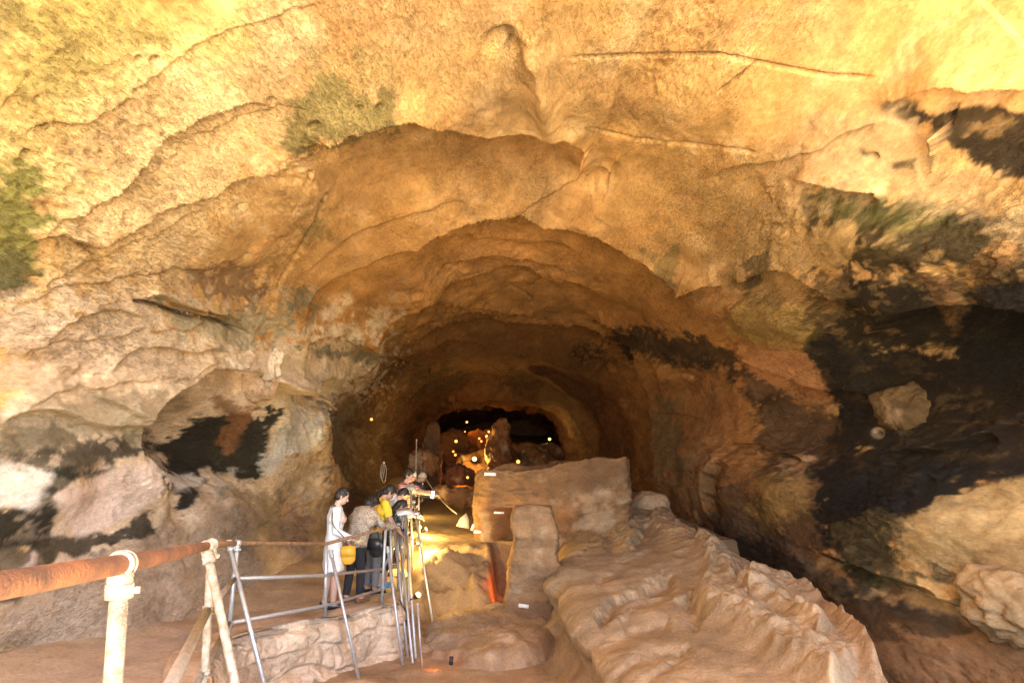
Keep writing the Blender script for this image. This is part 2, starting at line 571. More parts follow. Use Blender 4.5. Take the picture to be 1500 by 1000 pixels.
# second pass on the rock as it now stands: cracks, holes, then stains
FX, FY = [q_[SEL] for q_ in proj(SHELL)]
QX, QY = FX + wob1 * 5 + wob3 * 3, FY + wob2 * 5 + wob4 * 3
dsel[:] = 0
# --- cracks
crack([(826, 86), (900, 83), (980, 81), (1050, 80), (1110, 92), (1160, 102), (1210, 112), (1290, 114)], .10, 1.9, .3)
crack([(1110, 90), (1085, 112), (1050, 136)], .06, 1.7, .5)
crack([(855, 185), (930, 203), (1010, 210), (1120, 226)], .05, 1.8, .5)
crack([(480, 281), (468, 305), (462, 325), (440, 362), (420, 395), (404, 424)], .12, 2.0, .4)
crack([(455, 250), (452, 268)], .08, 2, .3)
crack([(1075, 606), (1110, 612), (1180, 616), (1280, 617), (1390, 617), (1440, 619), (1950, 626)], .05, 1.6, .2)
crack([(940, 605), (1000, 608), (1036, 616)], .04, 1.5, .3)
crack([(190, 440), (240, 451), (300, 466), (362, 487)], .2, 2.6, .8)
crack([(1410, 880), (1440, 870), (1452, 830)], .16, 3, .5)
crack([(1406, 892), (1440, 915), (1480, 935)], .12, 3, .5)
crack([(745, 415), (770, 428), (782, 442)], .1, 1.5, .4)
crack([(550, 522), (580, 525), (612, 535)], .1, 1.6, .4)
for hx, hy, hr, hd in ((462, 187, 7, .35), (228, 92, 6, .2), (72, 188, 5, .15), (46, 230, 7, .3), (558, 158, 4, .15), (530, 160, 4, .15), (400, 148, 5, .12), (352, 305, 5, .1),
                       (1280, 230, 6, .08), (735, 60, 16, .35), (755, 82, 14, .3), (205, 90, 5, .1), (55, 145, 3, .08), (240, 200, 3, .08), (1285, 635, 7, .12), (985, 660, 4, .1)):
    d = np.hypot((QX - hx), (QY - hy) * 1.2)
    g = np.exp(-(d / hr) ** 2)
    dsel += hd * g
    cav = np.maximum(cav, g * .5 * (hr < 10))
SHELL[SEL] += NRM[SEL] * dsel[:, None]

# --- colour of the rock: tan, with moss, soot and lime stains of their own shape, and painted light and shade
COL = np.tile(TAN, (len(SH), 1))
v = fbm(SH, .5, 4, 201)[:, None]
COL = COL * (1 + .22 * v) + np.array((.02, .0, -.03)) * v
ox = smooth(.1, .5, fbm(SH, .8, 4, 221, .6, (1, 1, 2.5)))[:, None]
COL = COL * (1 - .35 * ox) + np.array((.50, .26, .09)) * .35 * ox
sk_ = smooth(.05, .45, fbm(SH, 1.4, 5, 241, .62, (1, .35, 1.8)))[:, None]
COL = COL * (1 - .30 * sk_) + np.array((.33, .16, .05)) * .30 * sk_
sk_ = smooth(.1, .4, fbm(SH, 2.4, 4, 261, .6, (1, .5, 1.6)))[:, None]
COL = COL * (1 - .35 * sk_) + np.array((.58, .44, .26)) * .35 * sk_
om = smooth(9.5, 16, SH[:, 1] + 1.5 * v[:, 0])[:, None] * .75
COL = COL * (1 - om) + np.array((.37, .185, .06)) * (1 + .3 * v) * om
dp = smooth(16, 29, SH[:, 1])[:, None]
COL = COL * (1 - .92 * dp) + np.array((.105, .044, .015)) * .92 * dp  # rock painted darker with depth, for the fading light
cs = COL[SEL]
en = fbm(P_SEL, 2.2, 5, 301, .62, (1, .45, 1.2))
en2 = fbm(P_SEL, 7, 4, 331, .62, (1, .42, 1.2))
SX, SY = FX + 15 * fbm(P_SEL, 1.6, 5, 351, .55, (1, .45, 1)) + 4 * en2, FY + 13 * fbm(P_SEL, 1.6, 5, 371, .55, (1, .45, 1)) + 4 * fbm(P_SEL, 7, 3, 391, .5, (1, .42, 1))


def stain_or_shading(poly, col, strength=1.0, soft=10, patch=0.0, speck=0.0):
    """stains, or light and shade put into the colour, with a wavering rim; patch breaks it up, speck leaves bare grains"""
    m = poly_mask(SX, SY, poly, soft * 2.6)
    m = smooth(.22, .78, m + (.6 * en + .7 * en2) * smooth(0, .1, m) * smooth(1.0, .9, m)) * smooth(0, .2, m)
    if patch:
        m = smooth(.5 - .5 * (1 - patch) - .1, .62, m * .75 + .5 * en * patch + .12)  * (m > 0.01)
    if speck:
        m = m * (1 - speck * smooth(.12, .35, en2))
    m = (m * strength * RIM)[:, None]
    c_ = np.array(col) * .74
    if c_.max() < .08:      # soot, algae and painted shade are never one black
        c_ = c_ * .38 * (1 + 1.1 * smooth(-.1, .45, en)[:, None] * np.array((1.1, 1.0, .6)) + 1.6 * smooth(.22, .5, en2)[:, None])
    cs[:] = cs * (1 - m) + c_ * m


BLACK = (.020, .019, .014)
MOSS = (.075, .085, .025)
OLIVE = (.30, .27, .075)
LIME = (.80, .73, .62)
PINKW = (.88, .72, .62)
# pale lower left
stain_or_shading([(0, 430), (150, 440), (330, 470), (560, 470), (540, 580), (480, 720), (470, 900), (0, 1050)], (.80, .64, .46), .85, 45)
stain_or_shading([(330, 470), (545, 480), (540, 560), (400, 660), (330, 600)], (.92, .78, .60), .75, 25)
stain_or_shading([(250, 740), (440, 700), (520, 760), (480, 900), (300, 960), (0, 1050), (0, 880)], (.52, .39, .27), .8, 30)
# cream and yellow-green tone of the upper left, with moss
stain_or_shading([(150, 60), (420, 40), (420, 170), (330, 330), (200, 400), (90, 330), (90, 200)], (.78, .60, .34), .6, 45, .3)
stain_or_shading([(-420, -420), (330, -420), (330, 60), (200, 130), (90, 230), (60, 330), (-420, 420)], (.62, .51, .20), .7, 45)
stain_or_shading([(60, -420), (240, -420), (220, 40), (160, 90), (40, 120)], OLIVE, .55, 30, .5)
stain_or_shading([(-420, 260), (30, 260), (60, 320), (45, 400), (-420, 410)], (.17, .17, .04), .9, 20, .4)
stain_or_shading([(-420, 380), (30, 385), (50, 420), (-420, 440)], (.06, .055, .03), .6, 20, .5)
stain_or_shading([(-420, 20), (20, 0), (30, 40), (-20, 70)], (.18, .15, .05), .7, 12)
stain_or_shading([(430, 150), (480, 120), (520, 140), (580, 150), (575, 190), (530, 185), (470, 200), (430, 215)], (.17, .15, .05), .85, 14, .35)
stain_or_shading([(440, 100), (560, 100), (560, 170), (440, 180)], (.34, .28, .11), .5, 25, .5)
stain_or_shading([(280, 395), (330, 385), (385, 420), (370, 445), (300, 430)], (.19, .12, .07), .75, 10, .6, .5)
stain_or_shading([(240, 455), (300, 465), (420, 450), (440, 500), (360, 510), (300, 490), (250, 475)], (.33, .31, .19), .7, 14, .4)
stain_or_shading([(430, 505), (540, 510), (540, 525), (460, 525)], (.16, .17, .12), .8, 7)
stain_or_shading([(440, 425), (475, 440), (420, 490), (405, 500)], (.2, .19, .12), .7, 10, .5)
stain_or_shading([(440, 335), (470, 330), (470, 350), (445, 352)], (.2, .17, .07), .6, 8)
stain_or_shading([(0, 470), (300, 520), (280, 560), (0, 580)], (.52, .38, .26), .5, 20, .3, .5)
# soot over the left hollow
stain_or_shading([(0, 628), (50, 616), (133, 640), (200, 632), (235, 650), (200, 670), (133, 695), (83, 692), (60, 704), (33, 694), (0, 680)], (.10, .09, .065), .93, 11, .25, .45)
stain_or_shading([(0, 580), (120, 590), (240, 560), (270, 600), (200, 640), (0, 640)], (.33, .28, .18), .6, 16, .4, .4)
stain_or_shading([(-420, 790), (43, 733), (83, 693), (110, 690), (70, 720), (93, 747), (66, 793), (-420, 860)], (.032, .034, .024), .97, 7, .2, .25)
stain_or_shading([(233, 654), (276, 617), (326, 606), (410, 610), (395, 637), (393, 673), (383, 703), (353, 706), (333, 693), (300, 687), (293, 710), (283, 752), (266, 760), (256, 727), (246, 713), (238, 687)],
      (.025, .025, .019), .97, 7, .12)
stain_or_shading([(320, 585), (365, 595), (370, 612), (335, 660), (322, 650), (330, 612)], (.30, .14, .06), .75, 8, .2)
stain_or_shading([(70, 793), (156, 772), (226, 747), (230, 777), (180, 790), (117, 806), (76, 812)], (.05, .045, .03), .9, 7, .35)
stain_or_shading([(-420, 830), (30, 790), (75, 800), (20, 870), (-420, 900)], (.10, .08, .05), .8, 10, .4)
stain_or_shading([(0, 682), (72, 694), (53, 740), (16, 746), (-420, 748)], LIME, .85, 7)
stain_or_shading([(93, 727), (186, 675), (226, 670), (243, 710), (213, 733), (186, 760), (126, 780), (86, 773)], PINKW, .9, 8)
stain_or_shading([(247, 693), (293, 693), (293, 712), (253, 723)], LIME, .9, 5)
stain_or_shading([(300, 720), (343, 690), (350, 710), (320, 726)], LIME, .7, 6)
stain_or_shading([(392, 690), (400, 640), (440, 608), (482, 600), (462, 640), (440, 662), (400, 690)], (.72, .70, .65), .85, 9, .15)
stain_or_shading([(20, 840), (52, 806), (45, 830), (15, 850)], PINKW, .7, 5)
stain_or_shading([(350, 720), (420, 720), (420, 790), (350, 800)], (.24, .20, .12), .45, 22, .4)
stain_or_shading([(425, 740), (452, 742), (450, 800), (425, 800)], (.22, .12, .06), .6, 12)
# the hollow behind the near left wall, its shade painted dark
stain_or_shading([(490, 590), (560, 590), (640, 600), (640, 700), (560, 790), (500, 770), (486, 660)], (.16, .095, .05), .75, 16)
# brown of the inner arch, and the tunnel's darkness painted in
stain_or_shading([(560, 400), (640, 375), (860, 390), (880, 420), (760, 402), (640, 425), (570, 440)], (.46, .26, .12), .5, 14)
stain_or_shading([(470, 255), (640, 215), (800, 215), (850, 240), (640, 240), (520, 300)], (.52, .31, .13), .45, 18)
stain_or_shading([(612, 590), (640, 540), (720, 520), (800, 530), (880, 560), (920, 640), (900, 690), (830, 690), (810, 600), (720, 590), (650, 600)], (.17, .09, .045), .6, 16, .3)
stain_or_shading([(590, 560), (640, 540), (690, 545), (660, 590), (610, 620)], (.09, .055, .03), .7, 10, .5)
stain_or_shading([(840, 505), (880, 500), (905, 530), (905, 550), (870, 535), (845, 530)], (.05, .035, .025), .85, 8, .2)
stain_or_shading([(735, 545), (800, 545), (790, 580), (740, 570)], (.09, .05, .03), .6, 9, .5)
# right wall
stain_or_shading([(860, 430), (1010, 432), (1090, 440), (1230, 520), (1260, 640), (1240, 860), (1080, 840), (900, 760), (880, 560)], (.30, .135, .045), .7, 26)
stain_or_shading([(880, 440), (1010, 440), (1060, 500), (1000, 560), (960, 640), (930, 560), (890, 500)], (.46, .235, .075), .75, 22)
stain_or_shading([(898, 486), (940, 484), (1000, 492), (1065, 518), (1108, 556), (1185, 600), (1270, 612), (1240, 690), (1175, 690), (1130, 640), (1100, 590), (1040, 545), (980, 532), (915, 515)],
      (.06, .04, .027), .9, 8, .12)
stain_or_shading([(950, 560), (1060, 560), (1110, 640), (1110, 720), (1060, 760), (960, 730), (935, 660)], (.36, .17, .06), .85, 20, .1)
stain_or_shading([(960, 650), (1040, 660), (1080, 720), (1040, 750), (970, 720)], (.50, .29, .13), .6, 22)  # light on the big bulge painted in as a paler patch
stain_or_shading([(955, 600), (985, 590), (1000, 690), (960, 700)], (.13, .12, .07), .55, 12, .4)
stain_or_shading([(1110, 580), (1240, 600), (1250, 640), (1210, 780), (1190, 860), (1080, 830), (1030, 790), (1060, 720), (1115, 700)], (.13, .075, .04), .85, 14, .2)
stain_or_shading([(1105, 700), (1150, 690), (1190, 710), (1185, 750), (1140, 765), (1110, 745)], (.45, .29, .11), .8, 12)  # the smaller bulge, its light painted in too
stain_or_shading([(1150, 668), (1190, 672), (1180, 690), (1150, 690)], (.55, .36, .22), .8, 7)
stain_or_shading([(1030, 780), (1120, 790), (1240, 850), (1290, 960), (1260, 960), (1190, 880), (1100, 850), (1020, 810)], (.07, .052, .035), .8, 10, .15)
# black-green wall
stain_or_shading([(1180, 500), (1250, 512), (1420, 505), (1950, 395), (1950, 720), (1440, 708), (1380, 735), (1310, 770), (1290, 830), (1260, 870), (1195, 770), (1190, 690), (1290, 690),
       (1240, 640), (1210, 580)], BLACK, .97, 9, .08, .1)
stain_or_shading([(1165, 290), (1240, 280), (1330, 292), (1440, 318), (1950, 352), (1950, 420), (1440, 395), (1350, 400), (1290, 405), (1230, 390), (1170, 340)], (.05, .047, .02), .93, 12, .35, .35)
stain_or_shading([(1240, 400), (1350, 415), (1400, 420), (1400, 500), (1280, 515), (1190, 510), (1195, 480), (1240, 460)], (.04, .038, .022), .92, 9, .2, .4)
stain_or_shading([(1425, 410), (1950, 395), (1950, 560), (1400, 560), (1400, 490)], BLACK, .97, 9)
stain_or_shading([(1180, 285), (1380, 290), (1400, 330), (1220, 320)], (.10, .11, .03), .5, 10, .7)
stain_or_shading([(1295, 160), (1420, 160), (1950, 175), (1950, 290), (1470, 250), (1420, 230), (1380, 190), (1320, 175)], (.045, .034, .022), .97, 8, .2, .25)  # shade in the recess under the lip, painted dark
stain_or_shading([(1180, 165), (1300, 165), (1400, 230), (1500, 290), (1500, 330), (1350, 290), (1170, 280)], (.47, .36, .21), .6, 20)
stain_or_shading([(1390, 222), (1425, 215), (1425, 240), (1395, 245)], (.66, .50, .22), .85, 5)
stain_or_shading([(1265, 222), (1290, 222), (1285, 232), (1268, 232)], (.06, .09, .03), .8, 4)
stain_or_shading([(1310, 235), (1345, 228), (1340, 245), (1312, 248)], (.06, .05, .04), .8, 4)
stain_or_shading([(1080, 300), (1180, 290), (1190, 400), (1090, 420), (1060, 380)], (.40, .29, .15), .5, 20, .5, .3)
stain_or_shading([(1090, 385), (1120, 380), (1120, 420), (1095, 425)], (.08, .065, .04), .7, 7, .4)
stain_or_shading([(1350, 400), (1380, 405), (1410, 440), (1400, 480), (1385, 470)], (.42, .24, .11), .9, 7, .2)
stain_or_shading([(1400, 395), (1480, 360), (1490, 385), (1420, 410)], (.40, .23, .09), .7, 8, .35)
stain_or_shading([(1180, 330), (1240, 330), (1250, 380), (1190, 390)], (.55, .38, .17), .7, 10, .5)
stain_or_shading([(1080, 455), (1120, 444), (1180, 455), (1200, 480), (1170, 505), (1110, 500), (1070, 480)], (.42, .31, .10), .7, 8, .1, .2)
stain_or_shading([(1080, 510), (1170, 520), (1225, 590), (1180, 585), (1100, 545)], (.48, .24, .11), .85, 6)
stain_or_shading([(945, 375), (985, 370), (985, 420), (950, 400)], (.2, .17, .07), .6, 8, .4)
stain_or_shading([(1225, 640), (1300, 690), (1950, 660), (1950, 715), (1440, 720), (1330, 760), (1300, 850), (1245, 830)], (.02, .018, .013), .9, 12, .1, .1)
stain_or_shading([(1190, 395), (1300, 400), (1950, 380), (1950, 520), (1190, 520)], (.03, .026, .017), .7, 16, .35, .3)
# lower right flank, mottled, its lit patch painted pale
stain_or_shading([(1350, 745), (1440, 705), (1950, 700), (1950, 830), (1400, 835), (1320, 815), (1300, 790)], (.50, .37, .18), .92, 14, .35, .25)
stain_or_shading([(1220, 760), (1320, 750), (1330, 830), (1420, 850), (1300, 870), (1230, 830)], (.12, .10, .05), .85, 14, .6, .4)
stain_or_shading([(1240, 890), (1300, 880), (1420, 920), (1950, 950), (1950, 1060), (1280, 1060)], (.33, .18, .085), .85, 16, .15)
stain_or_shading([(1130, 785), (1190, 815), (1300, 880), (1400, 905), (1950, 950), (1950, 965), (1380, 925), (1280, 895), (1180, 830)], (.22, .17, .12), .6, 6)
stain_or_shading([(1230, 860), (1420, 930), (1330, 930), (1250, 900)], (.06, .05, .035), .7, 10, .4)
stain_or_shading([(1400, 870), (1440, 800), (1950, 780), (1950, 935), (1460, 915)], (.33, .215, .10), .8, 10, .2)
rg = np.hypot(FX - 1285, (FY - 634) * 1.1)
m = (smooth(11, 8, rg) * smooth(3, 5, rg))[:, None]
cs[:] = cs * (1 - m) + np.array((.34, .28, .20)) * m
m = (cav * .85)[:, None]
cs[:] = cs * (1 - m) + np.array((.10, .06, .03)) * m  # cracks and holes darkened: the shade in them is painted
# grains and pocks
pk = smooth(.25, .45, fbm(P_SEL, 9, 3, 411, .6))[:, None] * .4
cs[:] = cs * (1 - pk) + cs * .55 * pk
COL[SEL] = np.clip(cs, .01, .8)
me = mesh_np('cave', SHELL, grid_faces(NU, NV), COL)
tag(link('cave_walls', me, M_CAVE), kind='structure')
# the closed end of the cave
endv = SHELL.reshape(NV, NU, 3)[-1]
cv = np.vstack([endv, endv.mean(0) + (0, .6, 0)])
me = mesh_np('cave_end', cv, np.array([(i, i + 1, NU) for i in range(NU - 1)]), np.tile((.2, .12, .06), (NU + 1, 1)))
tag(link('cave_end', me, M_CAVE), kind='structure')
_f = np.where((FX > -20) & (FX < 1520))[0]


def on_shell(px, py):
    """where the cave wall is seen at a pixel, and the way it faces (into the cave)"""
    d = (FX - px) ** 2 + (FY - py) ** 2
    k = np.argsort(d)[:40]
    k = k[d[k] < d[k[0]] + 30]
    i = SEL[k[np.argmin(SHELL[SEL[k], 1])]]
    return SHELL[i].copy(), -NRM[i]
#@@FLOOR
# ------------------------------------------------------------------ ground
def tinted(P, base, seed=1, v1=.2, v2=.15):
    a = fbm(P, .7, 4, seed)[:, None]
    b = fbm(P, 5, 4, seed + 20, .62)[:, None]
    c = np.tile(base, (len(P), 1)) * (1 + v1 * a + v2 * b)
    pale = smooth(.15, .5, fbm(P, 2.1, 4, seed + 40, .6))[:, None] * .35
    return np.clip(c * (1 - pale) + np.array((.56, .43, .28)) * pale, .01, .85)


def path_z(Y):
    return np.interp(Y, [-8, 0, 9.6, 12, 20, 30, 45, 80], [1.95, 1.85, .66, .60, .62, .9, 1.5, 2.0])


EDGE = catmull([(7, 3.2), (2.5, 3.3), (.2, 3.4), (-1.0, 3.7), (-1.75, 4.7), (-2.55, 6.2), (-2.98, 7.4), (-3.0, 8.2), (-2.8, 8.9), (-2.42, 9.4), (-1.95, 10.15), (-1.62, 10.5),
                (-1.72, 11.4), (-1.95, 13), (-2.15, 16), (-2.5, 20), (-2.8, 26), (-3.0, 34), (-3.0, 50)], 400)


# the rock and gravel outside the mouth, in the sun, and the level ground the viewer stands on
gx, gy = np.meshgrid(np.r_[np.linspace(-70, -9, 14), np.linspace(-8, 8, 100), np.linspace(9, 70, 14)], np.r_[np.linspace(-90, -12, 16), np.linspace(-11, 3.3, 90)])
P = np.stack([gx.ravel(), gy.ravel(), np.zeros(gx.size)], 1)
P[:, 2] = 1.45 + .06 * fbm(P, .8, 4, 500) + .02 * fbm(P, 5, 3, 501) - .9 * smooth(2.7, 3.3, P[:, 1]) * (P[:, 0] > -1.2) + smooth(-14, -60, P[:, 1]) * fbm(P, .06, 3, 502) * 3
P[:, 2] = np.where(P[:, 0] < -.6, np.maximum(P[:, 2], np.minimum(path_z(P[:, 1]), 1.9) - .05), P[:, 2])
outside_col = tinted(P, (.62, .50, .34), 510)
me = mesh_np('ground', P, grid_faces(*gx.shape[::-1]), outside_col)
tag(link('ground', me, M_FLOOR), kind='structure')

# the footpath: from the left wall to the edge of the pit
NE, NS = 400, 90
es = resample(EDGE[EDGE[:, 0] < .3], NE)
s = np.linspace(0, 1, NS) ** 1.0
wallx = np.interp(es[:, 1], [0, 8, 14, 20, 30, 50], [-6.2, -5.6, -6.0, -6.6, -7.5, -8])
X = wallx[:, None] * (1 - s) + es[:, :1] * s
P = np.stack([X.ravel(), np.repeat(es[:, 1], NS), np.zeros(NE * NS)], 1)
sl = np.tile(s, NE)
P[:, 2] = path_z(P[:, 1]) + .035 * fbm(P, 1.2, 4, 520) + .012 * fbm(P, 7, 3, 521) + .25 * smooth(-3.6, -5.2, P[:, 0]) * smooth(16, 8, P[:, 1])
P[:, 2] -= .05 * smooth(.985, 1, sl)
P[:, 0] += np.where(sl > .95, .05 * fbm(P, 3, 3, 522), 0)
wk = (smooth(-4.3, -3.6, P[:, 0]) * smooth(9.6, 8.0, P[:, 1]))[:, None]
col = tinted(P, EARTH, 530) * (1 - .8 * wk) + np.array((.44, .35, .275)) * .8 * wk
me = mesh_np('footpath', P, grid_faces(NS, NE), col)
tag(link('footpath', me, M_FLOOR), kind='structure')

# the floor of the pit and of the cave beyond
gx, gy = np.meshgrid(np.linspace(-8, 8, 300), np.r_[np.linspace(2.6, 20, 380), np.linspace(20.2, 80, 120)])
P = np.stack([gx.ravel(), gy.ravel(), np.zeros(gx.size)], 1)
nz = fbm(P, .9, 4, 540)
cut = 13.55 + .35 * nz + .5 * smooth(-.9, -1.6, P[:, 0]) * np.sin(P[:, 0] * 5)
step = np.interp(P[:, 1], [0, 14, 20, 26, 40, 60, 80], [1.0, 1.0, 1.05, 1.2, 1.6, 3.4, 4])
P[:, 2] = .06 * nz + .03 * fbm(P, 4, 4, 541)
sl_ = P[:, 1] - cut + 1.35
low = smooth(-.1, .35, sl_) * .30 + smooth(.45, 1.3, sl_) * .45 + smooth(1.1, 2.2, sl_) * .25
rgh = smooth(-.5, .1, sl_) * smooth(2.4, 1.4, sl_)
P[:, 2] += rgh * (.26 * fbm(P, 1.8, 5, 542, .6) + .16 * np.abs(fbm(P, 4.5, 4, 543, .6)))
low *= 1 - smooth(-.46, -.26, P[:, 0] + .12 * nz) * smooth(14.6, 14.3, P[:, 1])
P[:, 2] += low * step
P[:, 2] += .16 * np.exp(-((P[:, 0] + 1.25) / .35) ** 2 - ((P[:, 1] - 13.3) / .4) ** 2)
far_ = smooth(19, 28, P[:, 1])
P[:, 2] += far_ * (.25 * fbm(P, .6, 4, 545) + .12 * fbm(P, 2.2, 3, 546))
P[:, 2] = np.where((P[:, 0] < np.interp(P[:, 1], EDGE[100:, 1], EDGE[100:, 0]) - .25) & (P[:, 1] > 4), np.minimum(P[:, 2], path_z(P[:, 1]) - .3), P[:, 2])
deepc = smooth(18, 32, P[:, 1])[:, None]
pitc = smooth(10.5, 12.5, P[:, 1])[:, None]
col = (tinted(P, (.40, .275, .165), 550) * (1 - pitc) + tinted(P, (.26, .165, .085), 551) * pitc) * (1 - deepc) + np.array((.20, .11, .05)) * deepc  # pit and deep floor painted darker as the light falls off
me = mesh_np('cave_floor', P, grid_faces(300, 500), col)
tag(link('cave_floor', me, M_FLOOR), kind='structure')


# ------------------------------------------------------------------ the wall of the pit below the path: worn stone courses
def face_strip(name, line, ztop, zbot, nz_, seed, block=(.55, .22), depth=.07, base=(.55, .40, .27), lean=.12, round_=.10, mat_=None):
    n = len(line)
    d = np.gradient(line, axis=0)
    d /= np.linalg.norm(d, axis=1, keepdims=True)
    nrm = np.stack([d[:, 1], -d[:, 0]], 1)
    L = np.r_[0, np.cumsum(np.linalg.norm(np.diff(line, axis=0), axis=1))]
    v = np.linspace(0, 1, nz_)
    Vv, Ll = np.meshgrid(v, L)
    zt, zb = np.broadcast_to(ztop, (n,))[:, None], np.broadcast_to(zbot, (n,))[:, None]
    z = zt * (1 - Vv) + zb * Vv
    P0 = np.stack([line[:, 0][:, None] + 0 * z, line[:, 1][:, None] + 0 * z, z], 2).reshape(-1, 3)
    hgt = (zt - z).ravel()
    ll = Ll.ravel()
    row = np.floor(hgt / block[1] + .75 * fbm(P0, 1.1, 4, seed))
    fr = hgt / block[1] + .75 * fbm(P0, 1.1, 4, seed) - row
    cx = ll / block[0] + row * .47 + .7 * fbm(P0, 1.5, 4, seed + 3)
    fc = cx - np.floor(cx)
    jt = np.minimum(np.minimum(fr, 1 - fr) * block[1], np.minimum(fc, 1 - fc) * block[0])
    rv = _hash(np.floor(cx).astype(int), row.astype(int), row.astype(int) * 0, seed)
    out = depth * (smooth(0, .06, jt) - .8) + (rv - .5) * depth * 1.4 * smooth(0, .08, jt) + .16 * fbm(P0, 1.9, 5, seed + 7) + .03 * fbm(P0, 9, 3, seed + 9)
    out += lean * hgt - round_ * smooth(.16, 0, hgt)
    nn = np.repeat(nrm, nz_, 0)
    P1 = P0.copy()
    P1[:, :2] += nn * out[:, None]
    P1[:, 2] += .03 * fbm(P0, 1.6, 3, seed + 11) * smooth(.3, 0, hgt)
    col = tinted(P0, base, seed + 30) * (.88 + .24 * rv[:, None])
    k = (smooth(.03, 0, jt) * .3 * smooth(-.2, .4, fbm(P0, 2, 3, seed + 13)))[:, None]
    col = col * (1 - k) + np.array((.28, .17, .10)) * k
    return P1, n, nz_, col


ln = resample(EDGE[(EDGE[:, 0] < -2.2) & (EDGE[:, 1] > 5.2) & (EDGE[:, 1] < 9.8)], 10)
ln = resample(EDGE[(EDGE[:, 1] > 5.0) & (EDGE[:, 1] < 11.3) & (EDGE[:, 0] < .3)], 420)
P1, n_, z_, col = face_strip('wall', ln, path_z(ln[:, 1]) + .03, -.15, 130, 600, (.85, .33), .045, (.66, .50, .34))
# a cap that turns back on to the path
capn = 14
d = np.gradient(ln, axis=0); d /= np.linalg.norm(d, axis=1, keepdims=True)
nr = np.stack([d[:, 1], -d[:, 0]], 1)
G = P1.reshape(n_, z_, 3)
back = np.linspace(.42, .03, capn)
cap = np.stack([np.c_[ln - nr * b, path_z(ln[:, 1]) + .035 - .09 * (b > .40) + .02 * np.sin(ln[:, 0] * 9 + b * 4)] for b in back], 1)
G = np.concatenate([cap, G], 1)
colg = np.concatenate([np.tile(np.array((.50, .36, .25)), (n_, capn, 1)) * (1 + .1 * fbm(cap.reshape(-1, 3), 3, 3, 640).reshape(n_, capn, 1)), col.reshape(n_, z_, 3)], 1)
me = mesh_np('retaining_wall', G.reshape(-1, 3), grid_faces(z_ + capn, n_, True), colg.reshape(-1, 3))
tag(link('retaining_wall', me, M_BLOCKS), 'pale worn stone retaining wall under the railing, holding up the path', 'wall')
# rougher earth face of the pit further in
ln = resample(EDGE[(EDGE[:, 1] > 10.6) & (EDGE[:, 1] < 34)], 260)
P1, n_, z_, col = face_strip('bank', ln, path_z(ln[:, 1]) + .02, -.15, 60, 660, (1.1, .5), .05, (.40, .27, .16), .1)
me = mesh_np('bank', P1, grid_faces(z_, n_, True), col)
tag(link('earth_bank', me, M_FLOOR), kind='structure')

# ------------------------------------------------------------------ the big dusty rock shelf on the right
NT, NSH, SKL, SKR = 460, 330, 70, 60
T = np.linspace(3.6, 19.5, NT)
xl = pchip(np.array([3, 5, 6.3, 7.6, 8.5, 9.6, 10.8, 11.5, 12.2, 14.5, 17, 20.]), np.array([.4, .62, .80, .87, .73, .66, .64, .56, .74, 1.0, 1.9, 2.6]), T)
xr = pchip(np.array([3, 5, 5.6, 7, 8.6, 10.5, 12.5, 15, 18, 20.]), np.array([2.5, 2.72, 2.9, 3.27, 3.52, 3.5, 3.4, 3.5, 3.7, 3.9]), T)
zl = pchip(np.array([3, 6, 8.5, 11.5, 14.5, 18, 20.]), np.array([1.0, .98, .95, .93, 1.06, 1.5, 1.6]), T)
zr = pchip(np.array([3, 6, 8.6, 12.5, 15, 18, 20.]), np.array([1.2, 1.22, 1.22, 1.30, 1.42, 1.65, 1.7]), T)
rag = fbm(np.stack([T * 0, T, T * 0], 1), 1.6, 4, 700) * .12
xl = xl + rag
u = np.linspace(0, 1, NSH)
sk = np.linspace(1, 0, SKL, endpoint=False)
sr = np.linspace(0, 1, SKR + 1)[1:]
X = np.concatenate([xl[:, None] + .0 * sk, xl[:, None] * (1 - u) + xr[:, None] * u, xr[:, None] + .55 * sr], 1)
Z = np.concatenate([zl[:, None] - sk * (zl[:, None] + .15), zl[:, None] * (1 - u) + zr[:, None] * u, zr[:, None] - sr * 1.1 - .25 * (sr > 0)], 1)
NW = X.shape[1]
P = np.stack([X.ravel(), np.repeat(T, NW), Z.ravel()], 1)
skl = np.tile(np.r_[sk, np.zeros(NSH + SKR)], NT)
skr = np.tile(np.r_[np.zeros(SKL + NSH), sr], NT)
uu = np.tile(np.r_[np.zeros(SKL), u, np.ones(SKR)], NT)
PX2, PY2 = proj(P)
w1, w2 = fbm(P, 1.3, 4, 710), fbm(P, 1.3, 4, 720)
w3 = fbm(P, 6, 3, 730)
GX, GY = PX2 + 12 * w1 + 4 * w3, PY2 + 10 * w2 + 4 * w3
dz = np.zeros(len(P))
top = (skl == 0) * smooth(.0, .02, uu) * (skr < .1)


def sridge(pts, amp, wl, wr, up=0.0):
    """a rib on the shelf: steep on the left of travel over wl pixels, slack on the right over wr; up raises all that lies right"""
    d, s, al = line_dist(GX, GY, catmull(pts, len(pts) * 4))
    sd_ = d * s
    f = smooth(0, .08, al) * smooth(1, .9, al)
    g = np.where(sd_ < 0, np.exp(-(sd_ / wl) ** 2), np.exp(-(sd_ / wr) ** 2))
    dz[:] = dz + 1.3 * top * f * amp * g * (1 + .5 * w3)
    if up:
        dz[:] = dz + top * up * f * smooth(-wl, wl, sd_) * np.exp(-(np.maximum(sd_, 0) / 160) ** 2)


